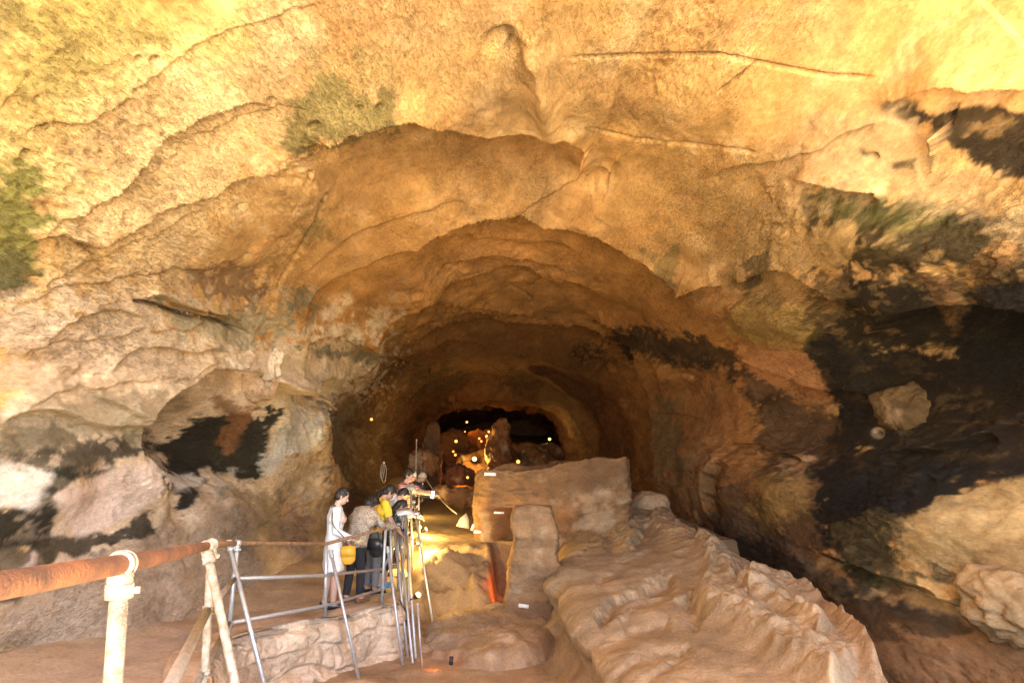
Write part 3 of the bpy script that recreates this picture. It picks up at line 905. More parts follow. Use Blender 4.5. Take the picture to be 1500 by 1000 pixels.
# travel away from the viewer = right hand side is the right of the picture
sridge([(1240, 1010), (1170, 965), (1100, 925), (1050, 895), (1022, 878), (1005, 868)], .16, 16, 42)
sridge([(1000, 868), (1015, 890), (1030, 915)], -.10, 10, 14)
sridge([(1215, 945), (1180, 918), (1140, 893), (1100, 872), (1085, 876)], .13, 12, 16)
sridge([(1290, 985), (1262, 935), (1225, 895), (1180, 866), (1120, 858), (1075, 862)], .11, 14, 20)
sridge([(935, 800), (905, 772), (880, 756), (872, 765)], .13, 16, 40)
sridge([(1055, 835), (1010, 805), (975, 780), (950, 762)], .11, 16, 28)
sridge([(1080, 850), (1040, 815), (1020, 800)], .10, 10, 20)
sridge([(868, 905), (905, 880), (945, 860), (985, 840)], -.11, 7, 12)
sridge([(905, 905), (940, 885), (985, 862)], -.05, 6, 12)
sridge([(895, 985), (950, 960), (1010, 950)], -.03, 6, 10)
sridge([(930, 1000), (990, 965), (1020, 940)], -.03, 5, 9)
sridge([(880, 935), (930, 915), (985, 905)], -.03, 6, 12)
sridge([(815, 838), (850, 815), (890, 790)], .04, 10, 20)
sridge([(870, 850), (920, 825), (960, 812)], -.03, 6, 12)
edge_round = .16 * np.exp(-uu / .035) * (skl == 0)
dz -= edge_round
dz += top * (  .07 * fbm(P, .9, 4, 740) + .018 * fbm(P, 3.2, 4, 745, .6, (1, .6, 1)) + .004 * fbm(P, 11, 3, 747))
crum = top * smooth(.80, .92, uu) * smooth(1.0, .965, uu)
dz += crum * (.025 * np.abs(fbm(P, 7, 3, 750)) + .012 * fbm(P, 14, 2, 751))
P[:, 2] += dz - np.where(skl > 0, (1 - skl) * .16, 0)
# the left flank: waterworn hollows, a shade undercut
side = smooth(0, .25, skl)
fl = .16 * np.sin(skl * 4.2) * side + .14 * fbm(P, 1.1, 4, 760, .5, (1, 1, 2.2)) * side + .03 * fbm(P, 6, 3, 765) * side
P[:, 0] += fl - .05 * side
P[:, 0] += np.where(skr > 0, .12 * fbm(P, 2, 3, 770), 0)
col = tinted(P, (.35, .25, .145), 780, .2, .3)
pk = (smooth(.72, .95, uu) * (.75 + .25 * w2) * (skr == 0))[:, None] * .5
col = col * (1 - pk) + np.array((.33, .215, .13)) * pk
sc_ = side[:, None] * .55
col = col * (1 - sc_) + np.array((.36, .24, .14)) * sc_
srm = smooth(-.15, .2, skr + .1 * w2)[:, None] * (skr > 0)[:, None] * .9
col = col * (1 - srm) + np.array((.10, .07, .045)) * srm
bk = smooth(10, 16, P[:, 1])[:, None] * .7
col = col * (1 - bk) + np.array((.27, .17, .09)) * bk  # far end of the shelf painted darker, for light lost with depth
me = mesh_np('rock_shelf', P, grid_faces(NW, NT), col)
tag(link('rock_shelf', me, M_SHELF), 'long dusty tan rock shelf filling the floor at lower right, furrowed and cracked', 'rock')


# ------------------------------------------------------------------ lumps of rock, the column and the block
def lump(name, loc, rad, seed, base, sub=5, rough=.25, fine=.06, rz=0, sq=2.0, shape=None, mat_=None, tiltx=0):
    bm = bmesh.new()
    bmesh.ops.create_icosphere(bm, subdivisions=sub, radius=1)
    V = np.array([v.co[:] for v in bm.verts])
    F = np.array([[v.index for v in f.verts] for f in bm.faces])
    bm.free()
    if sq != 2.0:      # squarer than a ball
        V = V / (np.abs(V) ** sq).sum(1, keepdims=True) ** (1 / sq)
    if shape is not None:
        V = shape(V)
    D = V / np.linalg.norm(V, axis=1, keepdims=True)
    Vs = V * np.array(rad)
    q = Vs + seed * 3.7
    m = max(rad)
    V = Vs + D * (rough * m * fbm(q, .9 / m, 4, seed, .55) + fine * m * fbm(q, 5 / m, 4, seed + 9, .6))[:, None]
    me = mesh_np(name, V, F, tinted(q, base, seed + 50, .2, .2))
    o = link(name, me, mat_ or M_SHELF)
    o.location = loc
    o.rotation_euler = (tiltx, 0, rz)
    return o


# low hump of rock that carries the column: rounded, its left end fluted
a = np.linspace(0, 2 * math.pi, 361)[:-1]
NR = 110
rr = np.linspace(0, 1.12, NR)
A, RR = np.meshgrid(a, rr)
ext = np.interp(a, np.linspace(0, 2 * math.pi, 17), [.98, 1.05, 1.2, 1.4, 1.5, 1.4, 1.25, 1.12, 1.08, 1.12, 1.25, 1.40, 1.45, 1.35, 1.2, 1.05, .98])
flute = 1 + .07 * np.sin(a * 23) * np.exp(-((a - math.pi * 1.15) / .6) ** 2) + .05 * np.sin(a * 9) * np.exp(-((a - math.pi) / .8) ** 2)
rad_ = RR * ext[None] * flute[None]
P = np.stack([(-.26 + rad_ * np.cos(A) * .92).ravel(), (11.2 + rad_ * np.sin(A) * .95).ravel(), np.zeros(A.size)], 1)
prof = np.where(RR < .86, .37 + .06 * (1 - (RR / .86) ** 2), .37 * (1 - ((RR - .86) / .26) ** 2.2))
P[:, 2] = prof.ravel() - .14 + .16 * fbm(P, 1.3, 4, 800) + .03 * fbm(P, 6, 4, 801)
grv = np.exp(-((P[:, 0] + 1.02) / .22) ** 2) * np.exp(-((P[:, 1] - 10.55 + .5 * (P[:, 0] + 1)) / .13) ** 2) + np.exp(-((P[:, 0] + .92) / .18) ** 2) * np.exp(-((P[:, 1] - 10.15 + .5 * (P[:, 0] + .9)) / .10) ** 2)
P[:, 2] -= .30 * grv
me = mesh_np('rock_hump', P, grid_faces(360, NR), tinted(P, (.33, .215, .12), 810, .2, .3))
# close the seam
bm = bmesh.new(); bm.from_mesh(me)
bm.verts.ensure_lookup_table()
for r_ in range(NR - 1):
    try: bm.faces.new([bm.verts[r_ * 360 + 359], bm.verts[r_ * 360], bm.verts[(r_ + 1) * 360], bm.verts[(r_ + 1) * 360 + 359]])
    except ValueError: pass
bmesh.ops.recalc_face_normals(bm, faces=bm.faces)
bm.to_mesh(me); bm.free()
tag(link('rock_hump', me, M_SHELF), 'low rounded rock hump under the squared column, its left end glowing orange', 'rock')

# the column left standing by the diggers
NA, NZ = 120, 130
a = np.linspace(0, 2 * math.pi, NA + 1)[:-1]
h = np.linspace(0, 1, NZ)
A, H = np.meshgrid(a, h)
Y0 = 12.2
cxp = np.interp(H, [0, .12, .5, .9, 1], [at(782, 0, 1)[0] * 0 + (783 - 750), 781 - 750, 783 - 750, 782 - 750, 780 - 750]) / 1000 * Y0 / 1.03
hw = np.interp(H, [0, .08, .2, .5, .8, .97, 1], [.60, .50, .45, .42, .385, .365, .345])
hd = np.interp(H, [0, .1, .5, 1], [.60, .48, .42, .34])
zt = at(780, 742, Y0)[2]
e = 8.0
cc, ss = np.cos(A), np.sin(A)
k = (np.abs(cc) ** e + np.abs(ss) ** e) ** (-1 / e)
P = np.stack([(cxp + hw * cc * k).ravel(), (Y0 + .1 + hd * ss * k).ravel(), (.15 + H * (zt - .15)).ravel()], 1)
dr = .08 * fbm(P, 1.6, 5, 820, .6) + .05 * fbm(P, 6, 5, 825, .65, (1, 1, 1.6)) + .03 * np.sin(P[:, 2] * 9 + 2 * fbm(P, 1, 2, 826))
P[:, 0] += dr * cc.ravel(); P[:, 1] += dr * ss.ravel()
P = np.vstack([P, [(cxp[-1].mean(), Y0 + .1, zt + .04)]])
F = grid_faces(NA, NZ)
wrap = np.array([((r_ + 1) * NA - 1, r_ * NA, (r_ + 1) * NA, (r_ + 2) * NA - 1) for r_ in range(NZ - 1)])
capf = np.array([((NZ - 1) * NA + i, (NZ - 1) * NA + (i + 1) % NA, len(P) - 1, len(P) - 1) for i in range(NA)])
col = tinted(P, (.31, .178, .085), 830, .2, .35)
band = (smooth(.1, .3, fbm(P, 1.2, 3, 835, .5, (.3, .3, 3))))[:, None] * .5
col = col * (1 - band) + np.array((.18, .10, .05)) * band
bm = bmesh.new()
vs = [bm.verts.new(p) for p in P]
for f in np.vstack([F, wrap]): bm.faces.new([vs[i] for i in f])
for f in capf: bm.faces.new([vs[i] for i in f[:3]])
bmesh.ops.recalc_face_normals(bm, faces=bm.faces)
me = bpy.data.meshes.new('column'); bm.to_mesh(me); bm.free()
at_c = me.color_attributes.new('tint', 'FLOAT_COLOR', 'POINT')
c4 = np.ones((len(P), 4), np.float32); c4[:, :3] = col
at_c.data.foreach_set('color', c4.ravel())
tag(link('sediment_column', me, M_SHELF), 'free-standing squared column of tan earth with a flat top, left by the dig', 'column')


# the bedded block behind it
def box_rock(name, x0, x1, y0, y1, z0, ztop, n, seed, base, disp_fn, ex=6.0, mat_=M_SHELF):
    """superelliptic block in plan with a top of its own (ztop(x, y))"""
    NA, NZ, NC = n
    a = np.linspace(0, 2 * math.pi, NA + 1)[:-1]
    cx, cy, rx, ry = (x0 + x1) / 2, (y0 + y1) / 2, (x1 - x0) / 2, (y1 - y0) / 2
    cc, ss = np.cos(a), np.sin(a)
    k = (np.abs(cc) ** ex + np.abs(ss) ** ex) ** (-1 / ex)
    bx, by = cx + rx * cc * k, cy + ry * ss * k
    rows = []
    for h in np.linspace(0, 1, NZ):
        rows.append(np.stack([bx, by, z0 + h * (ztop(bx, by) - z0)], 1))
    for q in np.linspace(1, .02, NC)[1:]:
        X_, Y_ = cx + (bx - cx) * q, cy + (by - cy) * q
        rows.append(np.stack([X_, Y_, ztop(X_, Y_) + .0 * X_], 1))
    P = np.concatenate(rows)
    nx, ny = np.tile(cc * k, len(rows)), np.tile(ss * k, len(rows))
    hh = np.repeat(np.r_[np.linspace(0, 1, NZ), np.full(NC - 1, 1.0)], NA)
    onside = np.repeat(np.r_[np.ones(NZ), np.zeros(NC - 1)], NA)
    P, col = disp_fn(P, nx, ny, hh, onside, seed, base)
    F = np.vstack([grid_faces(NA, len(rows)), np.array([((r_ + 1) * NA - 1, r_ * NA, (r_ + 1) * NA, (r_ + 2) * NA - 1) for r_ in range(len(rows) - 1)])])
    me = mesh_np(name, P, F, col)
    return link(name, me, mat_)


def block_disp(P, nx, ny, hh, onside, seed, base):
    bx, by = proj(P)
    z = P[:, 2]
    strat = z - .16 * (P[:, 0] - .5) * smooth(.2, 2.4, P[:, 0]) + .10 * fbm(P, .8, 3, seed)
    prof = .06 * np.interp(strat, [0, .5, 1.2, 1.42, 1.5, 1.62, 1.70, 1.78, 1.95, 2.3, 2.6], [0, .1, .2, .3, .9, .7, 1.0, .5, .1, -.3, -1.0])
    d = prof * onside + .12 * fbm(P, 1.5, 4, seed + 3) + .045 * fbm(P, 5, 5, seed + 5, .65, (.7, .7, 2.2)) * onside
    d -= .75 * onside * smooth(.4, .8, -ny) * np.exp(-((P[:, 0] + .02) / .36) ** 2) * smooth(1.75, 1.45, z)       # dark niche left of the column
    P = P.copy()
    P[:, 0] += nx * d * .6 * onside; P[:, 1] += ny * d * onside
    P[:, 2] += smooth(.8, 1, hh) * (.13 * fbm(P * (1, 1, 0), 1.6, 4, seed + 7) + .05 * fbm(P * (1, 1, 0), 6, 3, seed + 8))
    col = tinted(P, base, seed + 20, .2, .35)
    lay = (smooth(.02, .3, np.sin(strat * 16 + 2 * fbm(P, 1.5, 2, seed + 9))) * smooth(1.0, 1.5, strat) * smooth(2.1, 1.8, strat))[:, None] * .35
    col = col * (1 - lay) + np.array((.27, .16, .085)) * lay
    dk = (smooth(1.78, 1.95, strat) * onside)[:, None] * .55
    col = col * (1 - dk) + np.array((.11, .065, .034)) * dk
    return P, np.clip(col, .02, .8)


zA, zB = at(697, 693, 14.6)[2], at(890, 672, 15.0)[2]
box_rock('sediment_block', -.80, 2.55, 14.35, 18.0, -.1, lambda x, y: np.interp(x, [-.8, .6, 2.5], [zA, (zA + zB) / 2 + .02, zB]) - .05 * (y - 14.5) * 0.6, (420, 150, 30), 850,
         (.215, .112, .046), block_disp, 7)
o = bpy.data.objects['sediment_block']
tag(o, 'large block of bedded brown sediment with a flat top, behind the column', 'rock')
# boulders
x, y, z = at(954, 745, 16.6)
tag(lump('boulder', (x, y, z - .05), (.42, .4, .42), 41, (.42, .26, .15), 5, .3, .06, .4, 3), 'brown boulder perched at the back of the shelf by the right wall', 'boulder')
for px, py, rad_, seed, rz, lab, bs in ((1322, 602, (.56, .56, .36), 43, .2, 'knobbly tan boulder stuck in the black right wall', (.115, .075, .034)),
                                        (1480, 880, (.46, .6, .34), 44, .5, 'big tan boulder at the foot of the right wall, cut by the right edge', (.30, .20, .10)),
                                        (1484, 915, (.22, .3, .26), 46, .9, 'smaller rounded rock below the big tan boulder at the right edge', (.28, .19, .09))):
    p, n = on_shell(px, py)
    o = lump('boulder', p - n * .27, rad_, seed, bs, 5, .42, .14, rz, 2.6)
    tag(o, lab, 'boulder')
p, n = on_shell(372, 568)
o = lump('hanging_rock', p + n * .12 + np.array((0, 0, .06)), (.36, .45, .30), 52, (.60, .43, .29), 5, .32, .07, .3, 2.4, mat_=M_CAVE)
tag(o, 'rounded rock jutting from the left wall over the dark hollow', 'rock')
p, n = on_shell(405, 535)
o = lump('dripstone', p - n * .02 + np.array((0, 0, -.05)), (.15, .2, .40), 55, (.58, .48, .36), 5, .55, .16, 0, 2, mat_=M_CAVE)
o.rotation_euler = (0, R(14), 0)
tag(o, 'pale knobbly dripstone running down beside the jutting rock', 'dripstone')
#@@OBJECTS

# ------------------------------------------------------------------ small mesh builders
class MB:
    def __init__(self): self.V, self.F = [], []

    def add(self, V, F):
        k = len(self.V)
        self.V += [tuple(v) for v in V]
        self.F += [tuple(i + k for i in f) for f in F]
        return self

    def tube(self, pts, r, n=12, cap=True, flat=None):
        pts = np.array(pts, float)
        m = len(pts)
        rs = np.broadcast_to(np.array(r, float), (m,))
        d = np.gradient(pts, axis=0)
        d /= np.linalg.norm(d, axis=1, keepdims=True) + 1e-9
        up = np.array((0, 0, 1.0)) if abs(d[0][2]) < .9 else np.array((1.0, 0, 0))
        a = np.linspace(0, 2 * math.pi, n, endpoint=False)
        V = []
        for i in range(m):
            x = np.cross(d[i], up); x /= np.linalg.norm(x) + 1e-9
            y = np.cross(x, d[i])
            V += [pts[i] + rs[i] * (math.cos(t) * x + math.sin(t) * y) for t in a]
        F = [(i * n + j, i * n + (j + 1) % n, (i + 1) * n + (j + 1) % n, (i + 1) * n + j) for i in range(m - 1) for j in range(n)]
        if cap:
            F += [tuple(range(n))[::-1], tuple((m - 1) * n + j for j in range(n))]
        return self.add(V, F)

    def box(self, c, size, rot=None, bevel=0.0):
        bm = bmesh.new()
        bmesh.ops.create_cube(bm, size=1)
        for v in bm.verts: v.co = Vector([v.co[k] * size[k] for k in range(3)])
        if bevel: bmesh.ops.bevel(bm, geom=bm.edges[:], offset=bevel, segments=2, affect='EDGES')
        Mx = (rot or Matrix.Identity(3))
        bm.verts.index_update()
        V = [tuple(Mx @ v.co + Vector(c)) for v in bm.verts]
        F = [[v.index for v in f.verts] for f in bm.faces]
        bm.free()
        return self.add(V, F)

    def ball(self, c, r, n=12):
        bm = bmesh.new()
        bmesh.ops.create_uvsphere(bm, u_segments=n, v_segments=max(6, n // 2), radius=1)
        rr = r if isinstance(r, (tuple, list)) else (r, r, r)
        V = [(c[0] + v.co.x * rr[0], c[1] + v.co.y * rr[1], c[2] + v.co.z * rr[2]) for v in bm.verts]
        bm.verts.index_update()
        F = [[v.index for v in f.verts] for f in bm.faces]
        bm.free()
        return self.add(V, F)

    def build(self, name, mats, parent=None, origin=(0, 0, 0), smoothed=True):
        me = bpy.data.meshes.new(name)
        o_ = np.array(origin)
        me.from_pydata([tuple(np.array(v) - o_) for v in self.V], [], self.F)
        me.validate()
        return link(name, me, mats, parent, smoothed)


M_RUST = mat('rusty_pipe', (.165, .062, .02), .85, 0, .3, 11, .8, 120, vary_col=(.06, .026, .013))
M_RUSTD = mat('dull_rust_pipe', (.30, .17, .085), .7, 0, .3, 18, .4, 120, vary_col=(.16, .09, .05))
M_GALV = mat('galvanised_pipe', (.50, .49, .46), .42, .55, .14, 30, .25, 150)
M_PAINT = mat('chalky_pipe', (.34, .30, .235), .6, .1, .14, 25, .5, 140, vary_col=(.17, .12, .07))
M_DARKPIPE = mat('worn_grey_pipe', (.30, .27, .23), .55, .3, .25, 22, .4, 120)
M_PLATE = mat('label_plate', (.72, .70, .64), .6, 0, .06, 40)
M_BLACKP = mat('black_housing', (.03, .03, .03), .5, .2, .2, 40)
M_LENS = mat('lit_lens', (1, .8, .5), .3, 0, .02, 5, emit=(1, .34, .05), estr=.12)
M_LENSY = mat('lit_lens_yellow', (1, .85, .4), .3, 0, .02, 5, emit=(1, .70, .22), estr=.16)
M_LENSR = mat('lit_lens_red', (1, .4, .2), .3, 0, .02, 5, emit=(1, .25, .05), estr=.2)

# ------------------------------------------------------------------ the railing
RT = {'a': np.array(at(178, 826, 1.5)), 'b': np.array(at(304, 799, 3.7)), 'c': np.array(at(344, 795, 7.4)), 'd': np.array(at(478, 796, 9.6)), 'e': np.array(at(565, 773, 10.5))}
RFAR = [np.array((-2.12, 13.0, 1.70)), np.array((-2.30, 15.4, 1.70)), np.array((-2.72, 19.2, 1.68)), np.array((-2.95, 23.0, 1.70))]
O = np.array((RT['b'][0], RT['b'][1], 1.40))
rail = empty('railing', O)
tag(rail, 'long pipe railing beside the path, its near rail rusty orange on leaning legs', 'railing')


def rpart(name, mb, m): return mb.build(name, m, rail, O)


near_pts = catmull([(-.60, -1.2, 3.02), (-.66, .2, 2.88), tuple(RT['a']), tuple(RT['b'])], 60)
rpart('top_rail', MB().tube(near_pts, .0205, 18), M_RUST)
mid_pts = catmull([tuple(RT['b']), tuple(RT['c'])], 12)
rpart('top_rail', MB().tube(np.vstack([mid_pts, catmull([tuple(RT['c']), tuple(RT['d'])], 12)[1:], catmull([tuple(RT['d']), tuple(RT['e'])], 12)[1:]]), .0225, 14), M_RUSTD)
rpart('top_rail', MB().tube(np.vstack([RT['e']] + RFAR), .021, 10), M_GALV)
lowz = lambda p, z: np.array((p[0], p[1], z))
MIDR = [at(170, 1162, 1.5), at(303, 895, 3.7), at(344, 847, 7.4), at(478, 842, 9.6), at(561, 833, 10.5)]
LOWR = [(RT['a'][0] - .02, 1.5, 1.98), at(293, 988, 3.7), at(336, 912, 7.4), at(478, 886, 9.6), at(561, 862, 10.5)]
rpart('mid_rail', MB().tube(MIDR[:2], .022, 14), M_DARKPIPE)
rpart('mid_rail', MB().tube(MIDR[1:3] , .022, 12), M_DARKPIPE)
rpart('mid_rail', MB().tube(MIDR[2:], .0205, 12), M_GALV)
rpart('low_rail', MB().tube(LOWR[:3], .021, 12), M_DARKPIPE)
rpart('low_rail', MB().tube(LOWR[2:], .0205, 12), M_GALV)
FM = [np.array((-2.12, 13.0, 1.22)), np.array((-2.30, 15.4, 1.22)), np.array((-2.72, 19.2, 1.20)), np.array((-2.95, 23.0, 1.2))]
rpart('mid_rail', MB().tube([MIDR[-1]] + FM, .02, 8), M_GALV)


def clamp_mb(p, axis, r=.034, L=.05, ring=True, down=None):
    """a pipe clamp: a hooped ring round the rail with a socket below"""
    p, axis = np.array(p), np.array(axis, float)
    axis /= np.linalg.norm(axis)
    mb = MB()
    if ring:
        mb.tube([p - axis * L * .3, p + axis * L * .3], r, 20)
        for s in (-1, 1):
            mb.tube([p + axis * s * L * .30, p + axis * s * L * .46], r * 1.1, 20)
    if down is not None:
        dn = np.array(down, float); dn /= np.linalg.norm(dn)
        mb.tube([p + dn * r * .6, p + dn * r * 1.5], r * .95, 18)
        mb.tube([p + dn * r * 1.5, p + dn * r * 2.6], r * 1.05, 18)
        sd_ = np.cross(dn, axis)
        mb.tube([p + dn * r * 2.05 + sd_ * r * .8, p + dn * r * 2.05 + sd_ * r * 1.5], r * .3, 8)
    return mb


def post(top, foot, r, m, axis, clamps=(), pr=None):
    o = rpart('post', MB().tube([np.array(top) + (0, 0, -.02), (np.array(top) + np.array(foot)) / 2, foot], r, 16), m)
    if axis is not None:
        c = clamp_mb(top, axis, r * 1.42, r * 2.1, True, np.array(foot) - np.array(top)).build('clamp', m, o, O)
    for z in clamps:
        t = (z - top[2]) / (foot[2] - top[2])
        p = np.array(top) * (1 - t) + np.array(foot) * t
        clamp_mb(p, np.array(foot) - np.array(top), r * 1.35, r * 2.2).build('clamp', m, o, O)
    return o


def brace(top, foot, r, m, axis):
    o = rpart('brace', MB().tube([top, (np.array(top) + np.array(foot)) / 2, foot], r, 14), m)
    clamp_mb(top, axis, r * 1.4, r * 2, True, np.array(foot) - np.array(top)).build('clamp', m, o, O)


ax1 = near_pts[40] - near_pts[36]
post(RT['a'], (RT['a'][0] + .01, 1.5, 1.62), .0185, M_PAINT, ax1)
axb = RT['b'] - RT['a']
pb = RT['b'] + np.array((.015, -.05, 0))
post(RT['b'] + np.array((.0, .05, 0)), at(293, 1115, 3.72), .0205, M_PAINT, axb, (MIDR[1][2], LOWR[1][2]))
brace(pb, (-1.16, 3.5, 1.25), .0225, M_PAINT, axb)
axc = RT['d'] - RT['c']
post(RT['c'] + np.array((.03, 0, 0)), at(334, 940, 7.4), .022, M_GALV, axc, (MIDR[2][2], LOWR[2][2]))
brace(RT['c'] + np.array((-.06, 0, 0)), at(402, 1062, 6.9), .024, M_GALV, axc)
post(RT['d'], at(476, 910, 9.6), .023, M_GALV, None, (MIDR[3][2], LOWR[3][2]))
brace(RT['d'] + np.array((.07, -.02, -.10)), at(527, 1000, 9.2), .022, M_GALV, (0, 0, 1))
post(RT['e'], at(559, 886, 10.5), .022, M_GALV, None, (MIDR[4][2], LOWR[4][2]))
brace(RT['e'] + np.array((.04, -.02, -.28)), at(590, 974, 9.95), .021, M_GALV, (0, 0, 1))
for (tp, ft, r_) in (((572, 772, 11.2), (574, 862, 11.2), .021), ((577, 772, 11.3), (599, 975, 10.3), .021), ((590, 752, 12.0), (588, 850, 12.0), .021),
                     ((594, 753, 12.0), (609, 964, 10.25), .022), ((602, 716, 13.4), (604, 850, 13.2), .022), ((606, 735, 13.2), (634, 912, 12.0), .021),
                     ((596, 760, 12.6), (600, 940, 10.9), .02), ((583, 768, 11.7), (583, 880, 11.6), .02), ((584, 768, 11.7), (606, 985, 10.0), .021), ((611, 742, 14.6), (622, 905, 12.6), .02),
                     ((603, 742, 14.0), (601, 850, 13.8), .02)):
    o = rpart('brace', MB().tube([at(*tp), at(*ft)], r_, 10), M_GALV)
    clamp_mb(at(*tp), (0, 0, 1), r_ * 1.5, .06).build('clamp', M_GALV, o, O)
for p in RFAR[1:]:
    post(p, (p[0], p[1], .6), .022, M_GALV, None)

# reading panel on the railing
t = np.array(at(592, 749, 11.9))
pn = empty('reading_panel', t)
tag(pn, 'small tilted grey reading panel on two thin legs by the railing', 'panel')
MB().box(t, (.26, .20, .015), Euler((R(24), R(-6), R(20))).to_matrix(), .004).build('board', M_PLATE, pn, t)
MB().box(t + np.array((.20, .05, -.03)), (.10, .10, .012), Euler((R(24), R(6), R(-10))).to_matrix(), .003).build('board', M_PLATE, pn, t)
MB().tube([t + np.array((-.02, 0, -.02)), t + np.array((-.03, 0, -1.25))], .014, 8).build('leg', M_GALV, pn, t)
MB().tube([t + np.array((.03, 0, -.02)), t + np.array((.12, -.9, -2.1))], .014, 8).build('leg', M_GALV, pn, t)

# ------------------------------------------------------------------ label plates, boards, ropes and poles
for (px, py, Y, sx, sz, yaw, lab) in ((718, 694, 14.22, .24, .065, 0, 'white label plate on the upper edge of the bedded block'),
                                      (731, 750.5, 13.8, .20, .04, 0, 'narrow white label plate above the dark niche in the block'),
                                      (700, 778.5, 14.05, .16, .055, 0, 'small white label plate low on the left corner of the block'),
                                      (767, 887, 11.42, .165, .058, -4, 'white label plate near the foot of the squared column'),
                                      (661, 967, 9.05, .05, .10, 0, 'small dark upright label plate on the hump below the column')):
    p = np.array(at(px, py, Y))
    r_ = empty('label_plate', p)
    tag(r_, lab, 'label')
    m_ = M_BLACKP if 'dark upright' in lab else M_PLATE
    MB().box(p, (sx, .012, sz), Euler((R(-12), R(2 - yaw), R(yaw))).to_matrix(), .003).build('plate', m_, r_, p)
    MB().tube([p + np.array((0, .01, 0)), p + np.array((0, .16, -.05))], .008, 6).build('bracket', M_BLACKP, r_, p)
p = np.array(at(680, 763, 13.9))
bd = empty('white_board', p)
tag(bd, 'white tilted board propped at the left corner of the block', 'board')
mb = MB()
q = [(-.16, 0, -.09), (.10, 0, -.15), (.09, 0, .02), (.04, 0, .16), (-.08, 0, .06)]
th = .02
V = [p + np.array(v_) for v_ in q] + [p + np.array(v_) + (0, th, 0) for v_ in q]
mb.add(V, [(0, 1, 2, 3, 4), (9, 8, 7, 6, 5)] + [(i, i + 5, (i + 1) % 5 + 5, (i + 1) % 5) for i in range(5)])
mb.build('panel', mat('white_card', (.42, .34, .21), .7, 0, .08, 10), bd, p)
mb = MB().box(p + np.array((.17, .02, -.12)), (.05, .03, .13), Euler((0, R(20), 0)).to_matrix(), .004)
mb.build('foot', M_PLATE, bd, p)
a_, b_ = np.array(at(615, 686, 19)), np.array(at(669, 752, 15.2))
tt = np.linspace(0, 1, 14)[:, None]
sag = a_ * (1 - tt) + b_ * tt - np.array((0, 0, .12)) * (4 * tt * (1 - tt))
tag(MB().tube(sag, .016, 7).build('rope', mat('rope', (.34, .27, .18), .9)), 'taut pale rope slanting down from the far railing to the pit path', 'rope')
mb = MB()
p = np.array(at(609, 700, 18.4))
tag(mb.tube([p + np.array((0, 0, -1.5)), p + np.array((0, 0, 1.0))], .018, 8).ball(p + np.array((0, 0, 1.0)), .03, 8).build('pole', M_DARKPIPE), 'thin dark upright pole standing behind the farthest visitors', 'pole')
p = np.array(at(614, 720, 14.6))
tag(mb.__class__().tube([p, np.array((p[0], p[1], 1.0))], .016, 8).ball(p, .028, 8).build('pole', M_GALV), 'thin pole lit yellow, beside the far edge of the railing', 'pole')
mb = MB()
c0 = np.array(at(560, 690, 15.5))
a = np.linspace(0, 2 * math.pi, 40)
for k in range(2):
    mb.tube(np.stack([c0[0] + (.04 + .01 * k) * np.cos(a) + .04 * k, c0[1] + .02 * np.sin(3 * a), c0[2] + (.17 + .03 * k) * np.sin(a) - .05 * k], 1), .006, 6, False)
mb.ball(c0 + np.array((.03, 0, .19)), .03, 8)
tag(mb.build('coiled_cable', M_DARKPIPE), 'pale coil of cable hanging at the dark left wall behind the visitors', 'cable')

# ------------------------------------------------------------------ rocks of the far cave
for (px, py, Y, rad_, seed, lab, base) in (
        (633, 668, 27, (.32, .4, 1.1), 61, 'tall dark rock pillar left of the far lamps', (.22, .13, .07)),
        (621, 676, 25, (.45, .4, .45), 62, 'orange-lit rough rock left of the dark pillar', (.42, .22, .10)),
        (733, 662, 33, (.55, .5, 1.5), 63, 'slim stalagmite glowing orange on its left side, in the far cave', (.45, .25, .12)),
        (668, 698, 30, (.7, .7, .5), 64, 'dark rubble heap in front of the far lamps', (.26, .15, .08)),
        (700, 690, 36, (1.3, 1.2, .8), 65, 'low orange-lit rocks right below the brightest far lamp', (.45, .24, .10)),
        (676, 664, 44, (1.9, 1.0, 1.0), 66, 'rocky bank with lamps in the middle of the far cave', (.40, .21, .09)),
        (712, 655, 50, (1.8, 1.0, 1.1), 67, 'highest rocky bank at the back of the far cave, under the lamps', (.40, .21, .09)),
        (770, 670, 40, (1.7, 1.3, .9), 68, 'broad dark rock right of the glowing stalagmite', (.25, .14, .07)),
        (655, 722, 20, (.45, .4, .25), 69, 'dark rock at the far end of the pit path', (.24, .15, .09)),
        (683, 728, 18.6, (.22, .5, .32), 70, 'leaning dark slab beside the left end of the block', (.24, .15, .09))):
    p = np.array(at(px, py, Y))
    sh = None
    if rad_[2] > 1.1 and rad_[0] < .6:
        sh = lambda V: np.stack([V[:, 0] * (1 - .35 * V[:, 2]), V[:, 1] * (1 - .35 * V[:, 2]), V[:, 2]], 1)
    tag(lump('rock', p, rad_, seed, np.array(base) * (.55, .42, .33), 5, .55, .16, seed * .7, 2.6, sh), lab, 'rock')  # lit rocks have a lighter base, dark ones darker: lamplight painted in


# ------------------------------------------------------------------ lamps
def make_lamp(lens):
    r_ = empty('flood_lamp')
    h = MB().tube([(0, 0, -.10), (0, 0, -.085), (0, 0, -.02), (0, 0, 0)], [.03, .042, .058, .062], 14).tube([(0, 0, 0), (0, 0, .018)], .068, 14, False)
    h.build('housing', M_BLACKP, r_)
    MB().ball((0, 0, .004), (.056, .056, .036), 16).build('lens', lens, r_)
    MB().tube([(.07, 0, -.04), (.07, 0, -.16), (-.07, 0, -.16), (-.07, 0, -.04)], .008, 6).build('bracket', M_BLACKP, r_)
    return r_


